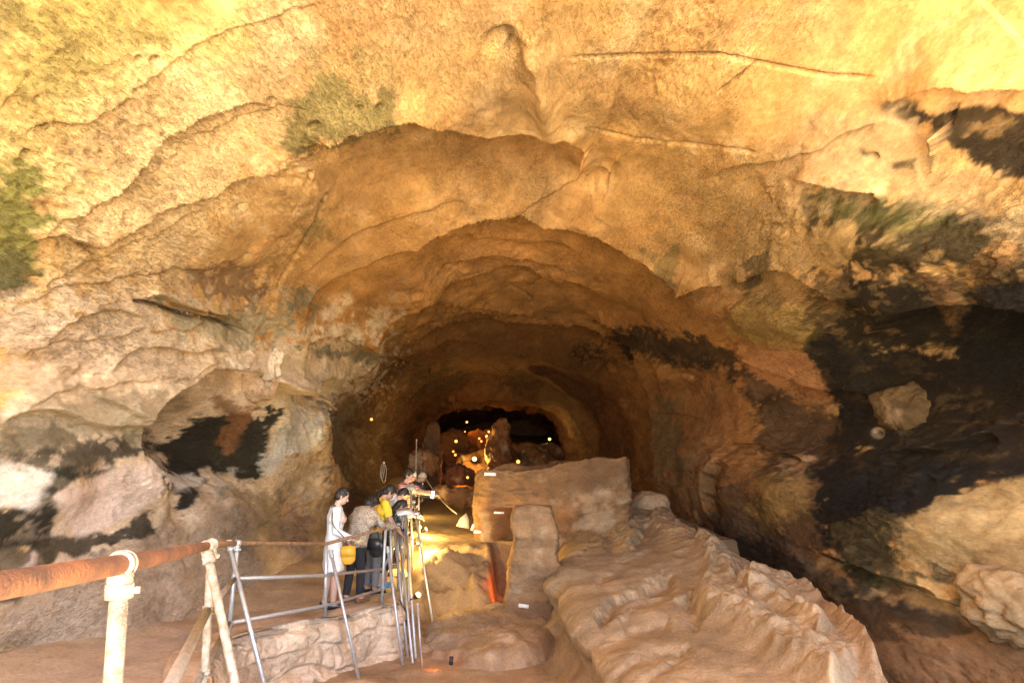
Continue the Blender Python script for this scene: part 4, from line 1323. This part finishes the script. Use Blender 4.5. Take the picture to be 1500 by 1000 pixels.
PROTO = {'o': make_lamp(M_LENS), 'y': make_lamp(M_LENSY), 'r': make_lamp(M_LENSR)}
USED = set()
LCOL = {'o': (1, .36, .08), 'y': (1, .68, .20), 'r': (1, .20, .04)}


def lamp(px, py, Y, kind, size, power, aim, lab, spot=None, group='small lamps in the far cave', lit_r=.05, pos=None, ahead=0, throw=None):
    p = np.array(at(px, py, Y)) if pos is None else np.array(pos)
    src = PROTO[kind]
    if kind in USED:
        o = src.copy(); C.objects.link(o)
        for ch in list(src.children):
            if ch.type != 'MESH': continue
            c = ch.copy(); C.objects.link(c); c.parent = o
    else:
        o = src; USED.add(kind)
    o.location = p
    o.scale = (size,) * 3
    d = Vector(aim).normalized()
    o.rotation_euler = d.to_track_quat('Z', 'Y').to_euler()
    tag(o, lab, 'lamp', group)
    if power:
        ld = bpy.data.lights.new('lamp_light', 'SPOT' if spot else 'POINT')
        ld.energy = power
        ld.color = LCOL[kind]
        ld.shadow_soft_size = lit_r
        if spot:
            ld.spot_size = R(spot); ld.spot_blend = .6
        lo = bpy.data.objects.new('lamp_light', ld)
        C.objects.link(lo)
        lo.location = p + np.array(d) * (.09 * size + ahead)
        if spot: lo.rotation_euler = (-(Vector(throw) if throw else d)).to_track_quat('Z', 'Y').to_euler()
    return o


PL = .13
tow = (0, -1, .15)
for (px, py, Y, s, pw, lab) in (
        (684, 618, 50, 1.9, 30, 'topmost lamp of the far cave, alone against the black'),
        (662, 629, 48, 1.4, 8, 'small lamp on the upper left of the far cluster'),
        (650, 640, 46, 1.3, 8, 'leftmost small lamp of the far cluster'),
        (668, 646, 40, 2.1, 30, 'bright lamp on a stalk left of the far cluster'),
        (681, 632, 46, 1.2, 12, 'lamp with a lit streak below it, under the topmost lamp'),
        (716, 632, 47, 1.8, 20, 'upper lamp just left of the glowing stalagmite tip'),
        (726, 632, 45, 1.3, 10, 'small lamp at the very tip of the glowing stalagmite'),
        (713, 639, 47, 2.4, 40, 'broad bright lamp in the middle of the far cluster'),
        (702, 642, 45, 1.8, 14, 'upper of two close lamps left of the broad bright lamp'),
        (705, 646, 44, 1.8, 14, 'lower of two close lamps left of the broad bright lamp'),
        (724, 650, 34, 2.0, 25, 'bright lamp touching the left side of the stalagmite'),
        (664, 661, 38, 1.5, 10, 'lamp above its twin on the thin post left of the starry lamp'),
        (667, 666, 37, 1.7, 14, 'wide lamp on the thin post left of the starry lamp'),
        (676, 674, 36, 1.4, 14, 'lamp between the thin post and the starry lamp'),
        (695, 672, 34, 2.7, 130, 'starry yellow lamp, the brightest in the far cave'),
        (759, 676, 28, 1.9, 24, 'bright lamp low behind the top of the block'),
        (805, 643, 42, 2.0, 25, 'yellow lamp alone on the far right wall'),
        (685, 699, 28, 1.2, 25, 'lowest lamp, in the notch above the left end of the block'),
        (544, 614, 24, 1.2, 10, 'single lamp high on the far left wall')):
    lamp(px, py, Y, 'o' if 'yellow' not in lab else 'y', s * .72, pw * PL * .8 if pw >= 25 else 0, tow, lab, lit_r=.08, ahead=.6)
# the yellow lamps of the pit
NG = 'yellow lamps along the pit'
lamp(612, 871, 9.9, 'y', .75, 16, (.6, -.35, .5), 'yellow lamp on a low pole at the foot of the railing legs', 52, NG, throw=(.06, .97, -.03))
lamp(614, 772, 15.2, 'y', .9, 3, (.7, .3, .3), 'wide yellow lamp at the far left edge of the pit', None, NG)
lamp(622, 775, 14.9, 'y', 1.0, 3, (.7, .3, .3), 'yellow lamp right beside the wide one at the pit edge', None, NG)
lamp(611, 795, 13.4, 'y', .55, 4, (.6, .6, .2), 'left one of the twin small lamps under the pit edge', None, NG)
lamp(617, 797, 13.3, 'y', .55, 5, (.6, .6, .2), 'right one of the twin small lamps under the pit edge', None, NG)
lamp(611, 722, 18.5, 'y', .9, 2.5, (.7, .3, .3), 'yellow lamp on the ground by the farthest visitors', None, NG)
lamp(752, 868, 12.95, 'r', .7, .9, (-.7, .2, .6), 'red-orange lamp low behind the column, mostly hidden', None, NG)
lamp(633, 985, 9.75, 'r', .4, .3, (.3, .8, .5), 'small orange lamp at the foot of the fluted left end of the hump', None, NG)
p = np.array(at(612, 871, 9.9))
tag(MB().tube([p + np.array((0, 0, -.12)), np.array(at(618, 976, 9.75))], .014, 8).ball(p + np.array((0, 0, -.12)), .02, 8).build('lamp_pole', M_GALV), 'thin pole carrying the yellow lamp at the railing legs, lit yellow', 'pole')

# ------------------------------------------------------------------ people
def skin_mat(name, base):
    m = mat(name, base, .55, 0, .06, 30)
    m.node_tree.nodes['Principled BSDF'].inputs['Subsurface Weight'].default_value = .0
    return m


M_SKIN = skin_mat('skin', (.52, .31, .22))
M_SKIND = skin_mat('tanned_skin', (.40, .22, .14))
M_EYE = mat('eye', (.03, .02, .02), .2, 0, .05)
M_LIP = mat('lip', (.42, .17, .14), .5, 0, .05)
M_HAIR = mat('dark_hair', (.018, .013, .010), .45, 0, .3, 60, .5, 200)
M_GREYHAIR = mat('grey_hair', (.30, .28, .26), .5, 0, .3, 60, .5, 200)


def cloth(name, base, rough=.85, vary=.08, stripes=None, spots=None):
    m = mat(name, base, rough, 0, vary, 12, .35, 240)
    t = m.node_tree
    b = t.nodes['Principled BSDF']
    src = b.inputs['Base Color'].links[0].from_socket
    tc = [n for n in t.nodes if n.type == 'TEX_COORD'][0]
    if stripes:
        wv = t.nodes.new('ShaderNodeTexWave'); wv.bands_direction = 'Z'
        wv.inputs['Scale'].default_value = stripes[1]
        t.links.new(tc.outputs['Object'], wv.inputs[0])
        g = t.nodes.new('ShaderNodeMath'); g.operation = 'GREATER_THAN'; g.inputs[1].default_value = stripes[2]
        t.links.new(wv.outputs['Fac'], g.inputs[0])
        mx = t.nodes.new('ShaderNodeMix'); mx.data_type = 'RGBA'
        t.links.new(g.outputs[0], mx.inputs[0]); t.links.new(src, mx.inputs[6]); mx.inputs[7].default_value = (*stripes[0], 1)
        t.links.new(mx.outputs[2], b.inputs['Base Color'])
    if spots:
        vo = t.nodes.new('ShaderNodeTexVoronoi'); vo.inputs['Scale'].default_value = spots[1]
        t.links.new(tc.outputs['Object'], vo.inputs['Vector'])
        g = t.nodes.new('ShaderNodeMath'); g.operation = 'LESS_THAN'; g.inputs[1].default_value = spots[2]
        t.links.new(vo.outputs[0], g.inputs[0])
        mx = t.nodes.new('ShaderNodeMix'); mx.data_type = 'RGBA'
        t.links.new(g.outputs[0], mx.inputs[0]); t.links.new(src, mx.inputs[6]); mx.inputs[7].default_value = (*spots[0], 1)
        t.links.new(mx.outputs[2], b.inputs['Base Color'])
    return m


def limb(mb, p0, r0, p1, r1, side=None, asp=1.0, n=18, flat0=False, flat1=False):
    """closed tapered capsule; its section is asp times wider along side"""
    p0, p1 = np.array(p0, float), np.array(p1, float)
    d = p1 - p0
    L = np.linalg.norm(d); d = d / L
    sv = np.array(side if side is not None else ((0, 1, 0) if abs(d[1]) < .9 else (1, 0, 0)), float)
    sv = sv - d * np.dot(sv, d); sv /= np.linalg.norm(sv)
    fv = np.cross(sv, d)
    prof = []
    if not flat0: prof += [(-math.cos(t) * r0, math.sin(t) * r0) for t in np.linspace(.12, math.pi / 2, 6)[:-1]]
    prof += [(L * k / 6, r0 + (r1 - r0) * k / 6) for k in range(7)]
    if not flat1: prof += [(L + math.sin(t) * r1, math.cos(t) * r1) for t in np.linspace(0, math.pi / 2 - .12, 6)[1:]]
    a = np.linspace(0, 2 * math.pi, n, endpoint=False)
    V = [p0 + d * h + sv * (math.cos(t) * r * asp) + fv * (math.sin(t) * r) for h, r in prof for t in a]
    m = len(prof)
    F = [(i * n + j, (i + 1) * n + j, (i + 1) * n + (j + 1) % n, i * n + (j + 1) % n) for i in range(m - 1) for j in range(n)]
    F += [tuple(range(n)), tuple((m - 1) * n + j for j in range(n))[::-1]]
    mb.add(V, F)


def ell(mb, c, r, tilt=0.0, n=20):
    bm = bmesh.new()
    bmesh.ops.create_uvsphere(bm, u_segments=n, v_segments=n // 2 + 2, radius=1)
    Rm = Matrix.Rotation(tilt, 3, 'Y')
    V = [tuple(Rm @ Vector((v.co.x * r[0], v.co.y * r[1], v.co.z * r[2])) + Vector(c)) for v in bm.verts]
    bm.verts.index_update()
    F = [[v.index for v in f.verts] for f in bm.faces]
    bm.free()
    mb.add(V, F)


def fuse(mb, voxel, sm=3, wrinkle=0.0, wscale=14, seed=1):
    """one continuous surface out of overlapping closed shapes"""
    me = bpy.data.meshes.new('fuse')
    me.from_pydata(mb.V, [], mb.F)
    bm = bmesh.new(); bm.from_mesh(me)
    bmesh.ops.recalc_face_normals(bm, faces=bm.faces)
    bm.to_mesh(me); bm.free()
    o = bpy.data.objects.new('fuse', me)
    C.objects.link(o)
    r_ = o.modifiers.new('r', 'REMESH'); r_.mode = 'VOXEL'; r_.voxel_size = voxel
    s_ = o.modifiers.new('s', 'SMOOTH'); s_.factor = .5; s_.iterations = sm
    dg = bpy.context.evaluated_depsgraph_get()
    out = bpy.data.meshes.new_from_object(o.evaluated_get(dg))
    bpy.data.objects.remove(o); bpy.data.meshes.remove(me)
    if wrinkle:
        n = len(out.vertices)
        V = np.empty(n * 3, np.float32); out.vertices.foreach_get('co', V); V = V.reshape(-1, 3)
        Nn = np.empty(n * 3, np.float32); out.vertex_normals.foreach_get('vector', Nn); Nn = Nn.reshape(-1, 3)
        V += Nn * (wrinkle * fbm(V.astype(float), wscale, 3, seed, .5, (1, 1, .6)))[:, None]
        out.vertices.foreach_set('co', V.ravel()); out.update()
    return out


def rotY(p, c, ang):
    """bow forward about the side axis through c"""
    x, z = p[0] - c[0], p[2] - c[2]
    return np.array((c[0] + x * math.cos(ang) + z * math.sin(ang), p[1], c[2] - x * math.sin(ang) + z * math.cos(ang)))


def person(loc, rz, H, label, lean=0, nod=0, arms=((10, 5, 25), (10, 5, 25)), legs=(.0, .0), wide=1.0, female=False, skin=None, hair=None, hairstyle='short',
           top=None, sleeve='long', bottom=None, bottoms='trousers', shoe=None, hat=None, group='visitors at the railing', voxel=.0075, bulk=1.0, collar=None, turn=0):
    """facing +X. arms: (swing forward, out, elbow bend) in degrees, right then left; legs: forward step of right, left"""
    s = H / 1.70
    skin = skin or M_SKIN
    root = empty('person', loc, rz)
    tag(root, label, 'person', group)
    hip = np.array((0, 0, .92 * s))
    ln = R(lean)
    U = lambda x, y, z: rotY(np.array((x, y, z)) * s, hip, ln)
    shw = (.165 if female else .19) * wide
    neck, chest, waist, pelvis = U(-.01, 0, 1.45), U(.0, 0, 1.27), U(0, 0, 1.07), U(0, 0, .93)
    headc0 = U(.02, 0, 1.60)
    nk = R(lean + nod)
    hd = lambda x, y, z: rotY(rotY(np.array((x, y * 1.0, z)) * s + np.array((.01, 0, 1.50)) * s, np.array((-.01, 0, 1.47)) * s, R(nod)), hip, ln)
    sh = [U(0, -shw, 1.385), U(0, shw, 1.385)]
    J = {}
    for k, (sw, out, bend) in enumerate(arms):
        sg = -1 if k == 0 else 1
        a, b = R(sw), R(out)
        up = np.array((math.sin(a) * math.cos(b), sg * math.sin(b), -math.cos(a) * math.cos(b)))
        el = sh[k] + up * .29 * s
        a2 = R(sw + bend)
        fo = np.array((math.sin(a2) * math.cos(b * .4), sg * math.sin(b) * .2 - sg * .22 * math.sin(R(bend)), -math.cos(a2)))
        fo /= np.linalg.norm(fo)
        wr = el + fo * .25 * s
        J[k] = (sh[k], el, wr, fo, sg)
    hips = [np.array((0, -.09 * s, .88 * s)), np.array((0, .09 * s, .88 * s))]
    Lg = {}
    for k in (0, 1):
        st = legs[k]
        kn = hips[k] + np.array((st * .5 + .02, 0, -.42)) * s
        an = np.array((st * s - .01, hips[k][1], .085 * s))
        Lg[k] = (hips[k], kn, an)
    fl = 1.32 if female else 1.42

    def torso(mb, g=0.0, lo=.90, hi=True):
        sd_ = (0, 1, 0)
        limb(mb, U(0, 0, lo), (.105 + g) * s * bulk, waist, (.098 + g) * s * bulk, sd_, 1.42 * wide)
        limb(mb, waist, (.098 + g) * s * bulk, chest, (.115 + g) * s * bulk, sd_, fl * wide)
        limb(mb, chest, (.115 + g) * s * bulk, U(-.01, 0, 1.36), (.085 + g) * s * bulk, sd_, 1.75 * wide)
        for k in (0, 1):
            limb(mb, U(0, 0, 1.37), (.062 + g) * s, sh[k], (.056 + g) * s)
        if female:
            for q in (-1, 1): ell(mb, U(.095, q * .07, 1.25), np.array((.06, .062, .062)) * s)

    def arm(mb, k, g=0.0, to=1.0, flat=False):
        a, e, w_, fo, sg = J[k]
        limb(mb, a, (.054 + g) * s, e, (.041 + g) * s)
        if to > .5: limb(mb, e, (.041 + g) * s, e + (w_ - e) * to, (.031 + g + (.006 if g else 0)) * s, flat1=flat)

    def leg(mb, k, g=0.0, to=1.0, flat=False):
        h, kn, an = Lg[k]
        limb(mb, h, (.088 + g) * s, kn, (.057 + g) * s)
        limb(mb, kn, (.056 + g) * s, kn + (an - kn) * .35, (.056 + g) * s)
        limb(mb, kn + (an - kn) * .35, (.056 + g) * s, kn + (an - kn) * to, (.038 + g) * s, flat1=flat)

    mb = MB()
    torso(mb); arm(mb, 0); arm(mb, 1); leg(mb, 0); leg(mb, 1)
    limb(mb, U(-.012, 0, 1.40), .055 * s, hd(-.005, 0, .04), .050 * s)
    # head: skull, face, jaw, nose, ears
    ell(mb, hd(.0, 0, .125), np.array((.092, .073, .098)) * s, nk)
    ell(mb, hd(.035, 0, .075), np.array((.062, .058, .080)) * s, nk)
    limb(mb, hd(.055, 0, .022), .030 * s, hd(.03, 0, .02), .040 * s)
    limb(mb, hd(.090, 0, .105), .009 * s, hd(.108, 0, .070), .014 * s)
    limb(mb, hd(.088, -.016, .035), .010 * s, hd(.088, .016, .035), .010 * s)
    for q in (-1, 1):
        ell(mb, hd(.0, q * .074, .09), np.array((.020, .011, .032)) * s, nk)
        limb(mb, hd(.082, q * .022, .128), .008 * s, hd(.080, q * .044, .126), .008 * s)
    # hands: palm, four fingers of their own lengths, thumb at the side
    for k in (0, 1):
        a, e, w_, fo, sg = J[k]
        sdv = np.array((0, 1.0, 0)) if abs(fo[1]) < .8 else np.array((1.0, 0, 0))
        sdv = sdv - fo * np.dot(sdv, fo); sdv /= np.linalg.norm(sdv)
        nv = np.cross(fo, sdv)
        if nv[2] > 0: nv = -nv
        pc = w_ + fo * .085 * s
        limb(mb, w_ + fo * .01 * s, .019 * s, pc, .017 * s, sdv, 2.1)
        for q, (off, L1) in enumerate(((-.030, .070), (-.010, .080), (.010, .074), (.029, .058))):
            b0 = pc + sdv * off * s
            b1 = b0 + (fo * .9 + nv * .35) * L1 * .5 * s
            b2 = b1 + (fo * .55 + nv * .8) * L1 * .5 * s
            limb(mb, b0, .0090 * s, b1, .0085 * s, n=8); limb(mb, b1, .0085 * s, b2, .0072 * s, n=8)
        t0 = w_ + fo * .03 * s - sdv * .028 * s * (1 if k == 0 else -1) * -1
        t1 = t0 + (fo * .6 + nv * .3 - sdv * .6 * (1 if k == 0 else -1) * -1) * .04 * s
        limb(mb, t0, .011 * s, t1, .010 * s, n=8); limb(mb, t1, .010 * s, t1 + (fo * .9 + nv * .4) * .032 * s, .0085 * s, n=8)
    for k in (0, 1):
        h, kn, an = Lg[k]
        limb(mb, an + np.array((-.02, 0, -.035)) * s, .038 * s, an + np.array((.13, (-.012 if k == 0 else .012), -.055)) * s, .026 * s, (0, 1, 0), 1.35)
    body = fuse(mb, voxel, 2)
    o = link('body', body, [skin, M_EYE, M_LIP], root)
    cen = np.empty(len(body.polygons) * 3, np.float32)
    body.polygons.foreach_get('center', cen); cen = cen.reshape(-1, 3)
    mi = np.zeros(len(cen), np.int32)
    for q in (-1, 1):
        mi[np.linalg.norm(cen - hd(.088, q * .032, .112), axis=1) < .013 * s] = 1
    mi[np.linalg.norm((cen - hd(.098, 0, .035)) * (1, .6, 1.6), axis=1) < .018 * s] = 2
    body.polygons.foreach_set('material_index', mi)
    # hair
    mb = MB()
    ell(mb, hd(-.012, 0, .142), np.array((.096, .083, .096)) * s, nk)
    ell(mb, hd(-.045, 0, .095), np.array((.068, .078, .085)) * s, nk)
    limb(mb, hd(.055, -.045, .185), .026 * s, hd(.055, .045, .185), .026 * s)
    for q in (-1, 1): limb(mb, hd(.022, q * .074, .15), .018 * s, hd(.012, q * .078, .095), .013 * s)
    if hairstyle == 'bob':
        ell(mb, hd(-.05, 0, .055), np.array((.062, .085, .085)) * s, nk)
        for q in (-1, 1): limb(mb, hd(.01, q * .080, .13), .028 * s, hd(-.005, q * .082, .03), .026 * s)
    if hairstyle == 'long':
        limb(mb, hd(-.06, 0, .10), .07 * s, U(-.10, 0, 1.34), .05 * s, (0, 1, 0), 1.3)
    link('hair', fuse(mb, .009, 2, .010 * s, 45, 3), hair or M_HAIR, root)
    # top
    mb = MB()
    g = .016
    torso(mb, g, .93 if bottoms != 'skirt' else .86)
    fr = {'long': 1.0, 'mid': .62, 'short': 0}[sleeve]
    for k in (0, 1):
        if fr > 0: arm(mb, k, g, fr * .97, True)
        else:
            a, e = J[k][:2]
            limb(mb, a, (.056 + g) * s, a + (e - a) * .72, (.052 + g) * s, flat1=True)
    limb(mb, U(-.012, 0, 1.39), .062 * s, U(-.008, 0, 1.445), .062 * s, flat1=True)
    if bottoms == 'skirt':       # a hip-length cardigan
        limb(mb, U(0, 0, .98), .125 * s, U(0, 0, .80), .135 * s, (0, 1, 0), 1.38, flat1=True)
    else:
        limb(mb, U(0, 0, 1.0), .122 * s * bulk, U(0, 0, .86), .126 * s * bulk, (0, 1, 0), 1.38 * wide, flat1=True)
    tp = link('top', fuse(mb, .010, 2, .014 * s, 11, int(H * 100)), top, root)
    if collar:
        mb = MB()
        limb(mb, U(-.10, 0, 1.40), .045 * s, U(-.06, 0, 1.50), .03 * s, (0, 1, 0), 1.9)
        for q in (-1, 1): limb(mb, U(-.05, q * .07, 1.44), .03 * s, U(.08, q * .05, 1.36), .022 * s)
        link('hood', fuse(mb, .010, 2), collar, root)
    mb = MB()
    if bottoms == 'skirt':
        limb(mb, U(0, 0, 1.0), .112 * s, np.array((0, 0, .86)) * s, .128 * s, (0, 1, 0), 1.4, flat1=True)
        limb(mb, np.array((0, 0, .87)) * s, .128 * s, np.array((.01, 0, .52)) * s, .150 * s, (0, 1, 0), 1.36, flat0=True, flat1=True)
        link('skirt', fuse(mb, .010, 2, .020 * s, 9, 7), bottom, root)
    else:
        limb(mb, np.array((0, 0, .98)) * s, .105 * s, np.array((0, 0, .86)) * s, .112 * s, (0, 1, 0), 1.45)
        for k in (0, 1): leg(mb, k, .014, {'trousers': .97, 'shorts': .02}[bottoms], True)
        link('trousers' if bottoms == 'trousers' else 'shorts', fuse(mb, .010, 2, .014 * s, 10, 9), bottom, root)
    for k in (0, 1):
        an = Lg[k][2]
        mb = MB()
        limb(mb, an + np.array((-.03, 0, -.045)) * s, .043 * s, an + np.array((.145, (-.012 if k == 0 else .012), -.058)) * s, .032 * s, (0, 1, 0), 1.25)
        mb.box(tuple(an + np.array((.055, 0, -.083)) * s), (.27 * s, .09 * s, .016 * s), None, .004)
        if shoe is not None: link('shoe', fuse(mb, .009, 1), shoe, root)
    if hat is not None:
        mb = MB()
        ell(mb, hd(-.005, 0, .165), np.array((.103, .090, .082)) * s, nk)
        if hat[1] == 'cap': limb(mb, hd(.08, 0, .165), .010 * s, hd(.165, 0, .150), .008 * s, (0, 1, 0), 6)
        else:
            n_ = 28
            a = np.linspace(0, 2 * math.pi, n_, endpoint=False)
            V = [hd(-.005 + rr_ * math.cos(t), rr_ * .92 * math.sin(t), zz) for rr_, zz in ((.09, .148), (.165, .120), (.165, .112), (.09, .138)) for t in a]
            mb.add(V, [(i * n_ + j, i * n_ + (j + 1) % n_, ((i + 1) % 4) * n_ + (j + 1) % n_, ((i + 1) % 4) * n_ + j) for i in range(4) for j in range(n_)])
        link('hat', fuse(mb, .008, 1), hat[0], root)
    W = Matrix.Translation(Vector(loc)) @ Matrix.Rotation(rz, 4, 'Z')
    to = lambda p: np.array(W @ Vector(p))
    return {'root': root, 'J': J, 's': s, 'U': U, 'to': to, 'hd': hd}


def spot_at(px, Y, z=None):
    x = (px - 750) / 1000 * Y / (CP + .30 * SP)
    return (x, Y, path_z(Y) + .015 if z is None else z)


M_WHITE = cloth('white_knit', (.72, .70, .66))
M_WSKIRT = cloth('white_cotton', (.74, .73, .71))
M_LEO = cloth('speckled_knit', (.42, .33, .24), .9, .2, spots=((.10, .065, .04), 55, .36))
M_BLK = cloth('black_cloth', (.016, .016, .018))
M_YEL = cloth('yellow_cotton', (.80, .50, .03))
M_GREYC = cloth('grey_cloth', (.17, .16, .15))
M_DOT = cloth('dotted_top', (.02, .02, .022), .85, .1, spots=((.6, .6, .6), 40, .25))
M_STRIPE = cloth('striped_knit', (.38, .07, .07), .85, .08, stripes=((.58, .42, .38), 7.5, .52))
M_PINK = cloth('faded_pink', (.50, .21, .20))
M_WSH = cloth('white_shirt', (.75, .74, .72), spots=((.10, .10, .11), 14, .25))
M_DKGREY = cloth('dark_jacket', (.05, .048, .05))
M_BROWNSH = mat('brown_leather', (.20, .085, .045), .45, 0, .2, 20)
M_BLKLEA = mat('black_leather', (.02, .02, .02), .3, 0, .2, 20)
M_BLUESH = mat('blue_trainer', (.06, .30, .55), .5, 0, .3, 30)
M_BAG = mat('yellow_leather', (.72, .36, .03), .5, 0, .1, 25, .2, 90)
M_STRAP = mat('brown_strap', (.10, .055, .03), .5, 0, .2, 30)
M_CAP = cloth('grey_cap', (.30, .29, .27))
M_HATM = cloth('pale_hat', (.52, .48, .44))
M_FLORAL = cloth('cream_pattern', (.62, .55, .40), spots=((.20, .18, .10), 40, .3))

w1 = person(spot_at(489, 10.35), R(12), 1.69, 'woman-length white cardigan and white skirt, short dark hair, standing apart behind the rail'.replace('woman-length ', 'person in '),
            lean=3, nod=22, arms=((2, 6, 60), (0, 6, 40)), legs=(.03, -.10), female=True, hair=M_HAIR, top=M_WHITE, bottom=M_WSKIRT, bottoms='skirt', shoe=M_BLKLEA, voxel=.0065)
p2 = person(spot_at(521, 10.8), R(48), 1.63, 'person in speckled brown cardigan and black trousers, bending forward, back turned', lean=20, nod=38, arms=((38, 10, 45), (38, 10, 50)),
            legs=(.05, -.08), wide=1.18, bulk=1.22, female=True, hairstyle='bob', top=M_LEO, bottom=M_BLK, shoe=M_BROWNSH, voxel=.0065)
p3 = person(spot_at(547, 11.5), R(28), 1.74, 'person in bright yellow T-shirt and grey trousers, leaning to look into the pit', lean=14, nod=32, arms=((18, 8, 24), (25, 8, 40)),
            legs=(.02, -.06), skin=M_SKIND, top=M_YEL, sleeve='short', bottom=M_GREYC, shoe=M_BLKLEA, voxel=.007)
p4 = person(spot_at(563, 12.0), R(20), 1.50, 'shorter person in black dotted top and bare legs with blue trainers', lean=22, nod=30, arms=((14, 8, 40), (18, 8, 40)), legs=(-.08, .06),
            female=True, hairstyle='long', top=M_DOT, bottom=M_BLK, bottoms='shorts', shoe=M_BLUESH, voxel=.008)
p5 = person(spot_at(560, 13.0), R(18), 1.66, 'dark-haired person in white hooded shirt, next to the yellow T-shirt', lean=28, nod=26, arms=((18, 8, 85), (18, 8, 85)), legs=(.0, -.05),
            top=M_WSH, bottom=M_BLK, shoe=M_BLKLEA, collar=M_WSKIRT, voxel=.009)
p6 = person(spot_at(571, 13.8), R(10), 1.66, 'person in plain faded pink shirt and grey cap, leaning out', lean=28, nod=22, arms=((18, 8, 55), (20, 8, 55)), hat=(M_CAP, 'cap'), skin=M_SKIN,
            hair=M_GREYHAIR, top=M_PINK, sleeve='short', bottom=M_DKGREY, shoe=M_BLKLEA, voxel=.009)
p7 = person(spot_at(588, 14.6), R(-14), 1.84, 'balding person in red and white striped shirt, an arm stretched over the rail', lean=7, nod=12, arms=((74, 6, 8), (66, 4, 14)), skin=M_SKIN,
            top=M_STRIPE, sleeve='short', bottom=M_DKGREY, shoe=M_BLKLEA, voxel=.009)
p8 = person(spot_at(589, 16.6), R(5), 1.74, 'person in pale brimmed hat, half hidden behind the striped shirt', lean=10, nod=24, arms=((40, 8, 60), (40, 8, 60)), hat=(M_HATM, 'brim'),
            hair=M_GREYHAIR, top=M_DKGREY, bottom=M_DKGREY, shoe=M_BLKLEA, voxel=.010)
p9 = person(spot_at(601, 17.6), R(-5), 1.70, 'farthest person in dark clothes at the end of the row of visitors', lean=18, nod=24, arms=((25, 8, 60), (25, 8, 60)), hair=M_GREYHAIR, top=M_DKGREY,
            bottom=M_BLK, shoe=M_BLKLEA, voxel=.010)
p10 = person(spot_at(541, 11.9), R(30), 1.64, 'person in cream patterned top hidden between the speckled cardigan and the wall', lean=12, nod=28, arms=((20, 10, 60), (20, 10, 60)), female=True,
             hairstyle='bob', top=M_FLORAL, bottom=M_BLK, shoe=M_BLKLEA, voxel=.010)


# bags, phone and camera: carried, so things of their own
def bag(name, label, P_, c, size, m, strap_pts, strap_m, yaw, r=.008):
    c = P_['to'](c)
    o = empty(name, c)
    tag(o, label, 'bag')
    rot = Euler((0, 0, yaw)).to_matrix()
    mb = MB().box(c, size, rot, min(size) * .32)
    b = mb.build('pouch', m, o, c)
    sub = b.modifiers.new('s', 'SUBSURF'); sub.levels = 1; sub.render_levels = 1
    f = MB().box(c + np.array(rot @ Vector((0, -size[1] * .5, size[2] * .2))), (size[0] * .94, .012, size[2] * .56), rot, .004)
    f.build('flap', m, o, c)
    pts = catmull([P_['to'](q) for q in strap_pts], 40)
    MB().tube(pts, r, 8).build('strap', strap_m, o, c)
    return o


s, U = w1['s'], w1['U']
bag('shoulder_bag', 'yellow leather shoulder bag hanging at the hip of the white cardigan', w1, (.21, -.10, .74), (.22, .09, .27), M_BAG,
    [(.20, -.12, .88), tuple(U(.14, -.225, 1.02)), tuple(U(-.03, -.245, 1.20)), tuple(U(-.05, -.20, 1.38)), tuple(U(-.02, -.13, 1.455)), tuple(U(-.08, -.05, 1.42)), tuple(U(-.14, .06, 1.25)), tuple(U(-.10, .17, 1.05)), (.05, .18, .92)],
    M_STRAP, R(12))
s, U = p2['s'], p2['U']
bag('handbag', 'black shiny handbag hanging in front of the black trousers', p2, (.20, -.24, .78), (.26, .13, .30), M_BLKLEA,
    [(.14, -.26, .92), tuple(U(.10, -.27, 1.08)), tuple(U(.02, -.25, 1.30)), tuple(U(.0, -.22, 1.43)), tuple(U(.08, -.22, 1.25)), (.26, -.24, .92)], M_BLKLEA, R(-20), .010)
# phone in the stretched hand of the striped shirt
h = p7['J'][0]
pc = p7['to'](h[2] + h[3] * .13)
ph = empty('phone', pc)
tag(ph, 'phone with a bright bluish screen held out over the railing', 'phone')
MB().box(pc, (.015, .085, .16), Euler((0, R(10), R(60))).to_matrix(), .004).build('case', M_BLKLEA, ph, pc)
MB().box(pc + np.array((-.004, -.0085, 0)), (.004, .076, .145), Euler((0, R(10), R(60))).to_matrix()).build('screen', mat('lit_screen', (.6, .7, 1), .3, emit=(.55, .65, 1), estr=.12), ph, pc)
h = p5['J'][0]
pc = p5['to'](h[2] + h[3] * .11)
cm = empty('camera', pc)
tag(cm, 'small dark camera in the hands of the white hooded shirt', 'camera')
MB().box(pc, (.06, .13, .085), Euler((0, R(40), R(18))).to_matrix(), .012).build('case', M_BLKLEA, cm, pc)
MB().tube([pc, pc + np.array((.06, .02, -.05))], [.034, .030], 14).build('lens', M_BLKLEA, cm, pc)
h = w1['J'][0]
pc = w1['to'](h[2] + h[3] * .12)
lf = empty('leaflet', pc)
tag(lf, 'small folded yellowish leaflet held at the waist by the white cardigan', 'leaflet')
MB().box(pc + np.array((0, 0, .015)), (.12, .09, .006), Euler((R(12), R(-25), R(10))).to_matrix()).build('sheet', mat('yellow_paper', (.72, .50, .10), .7), lf, pc)
MB().box(pc + np.array((0, .0, .028)), (.11, .085, .004), Euler((R(4), R(-32), R(10))).to_matrix()).build('sheet', M_PLATE, lf, pc)
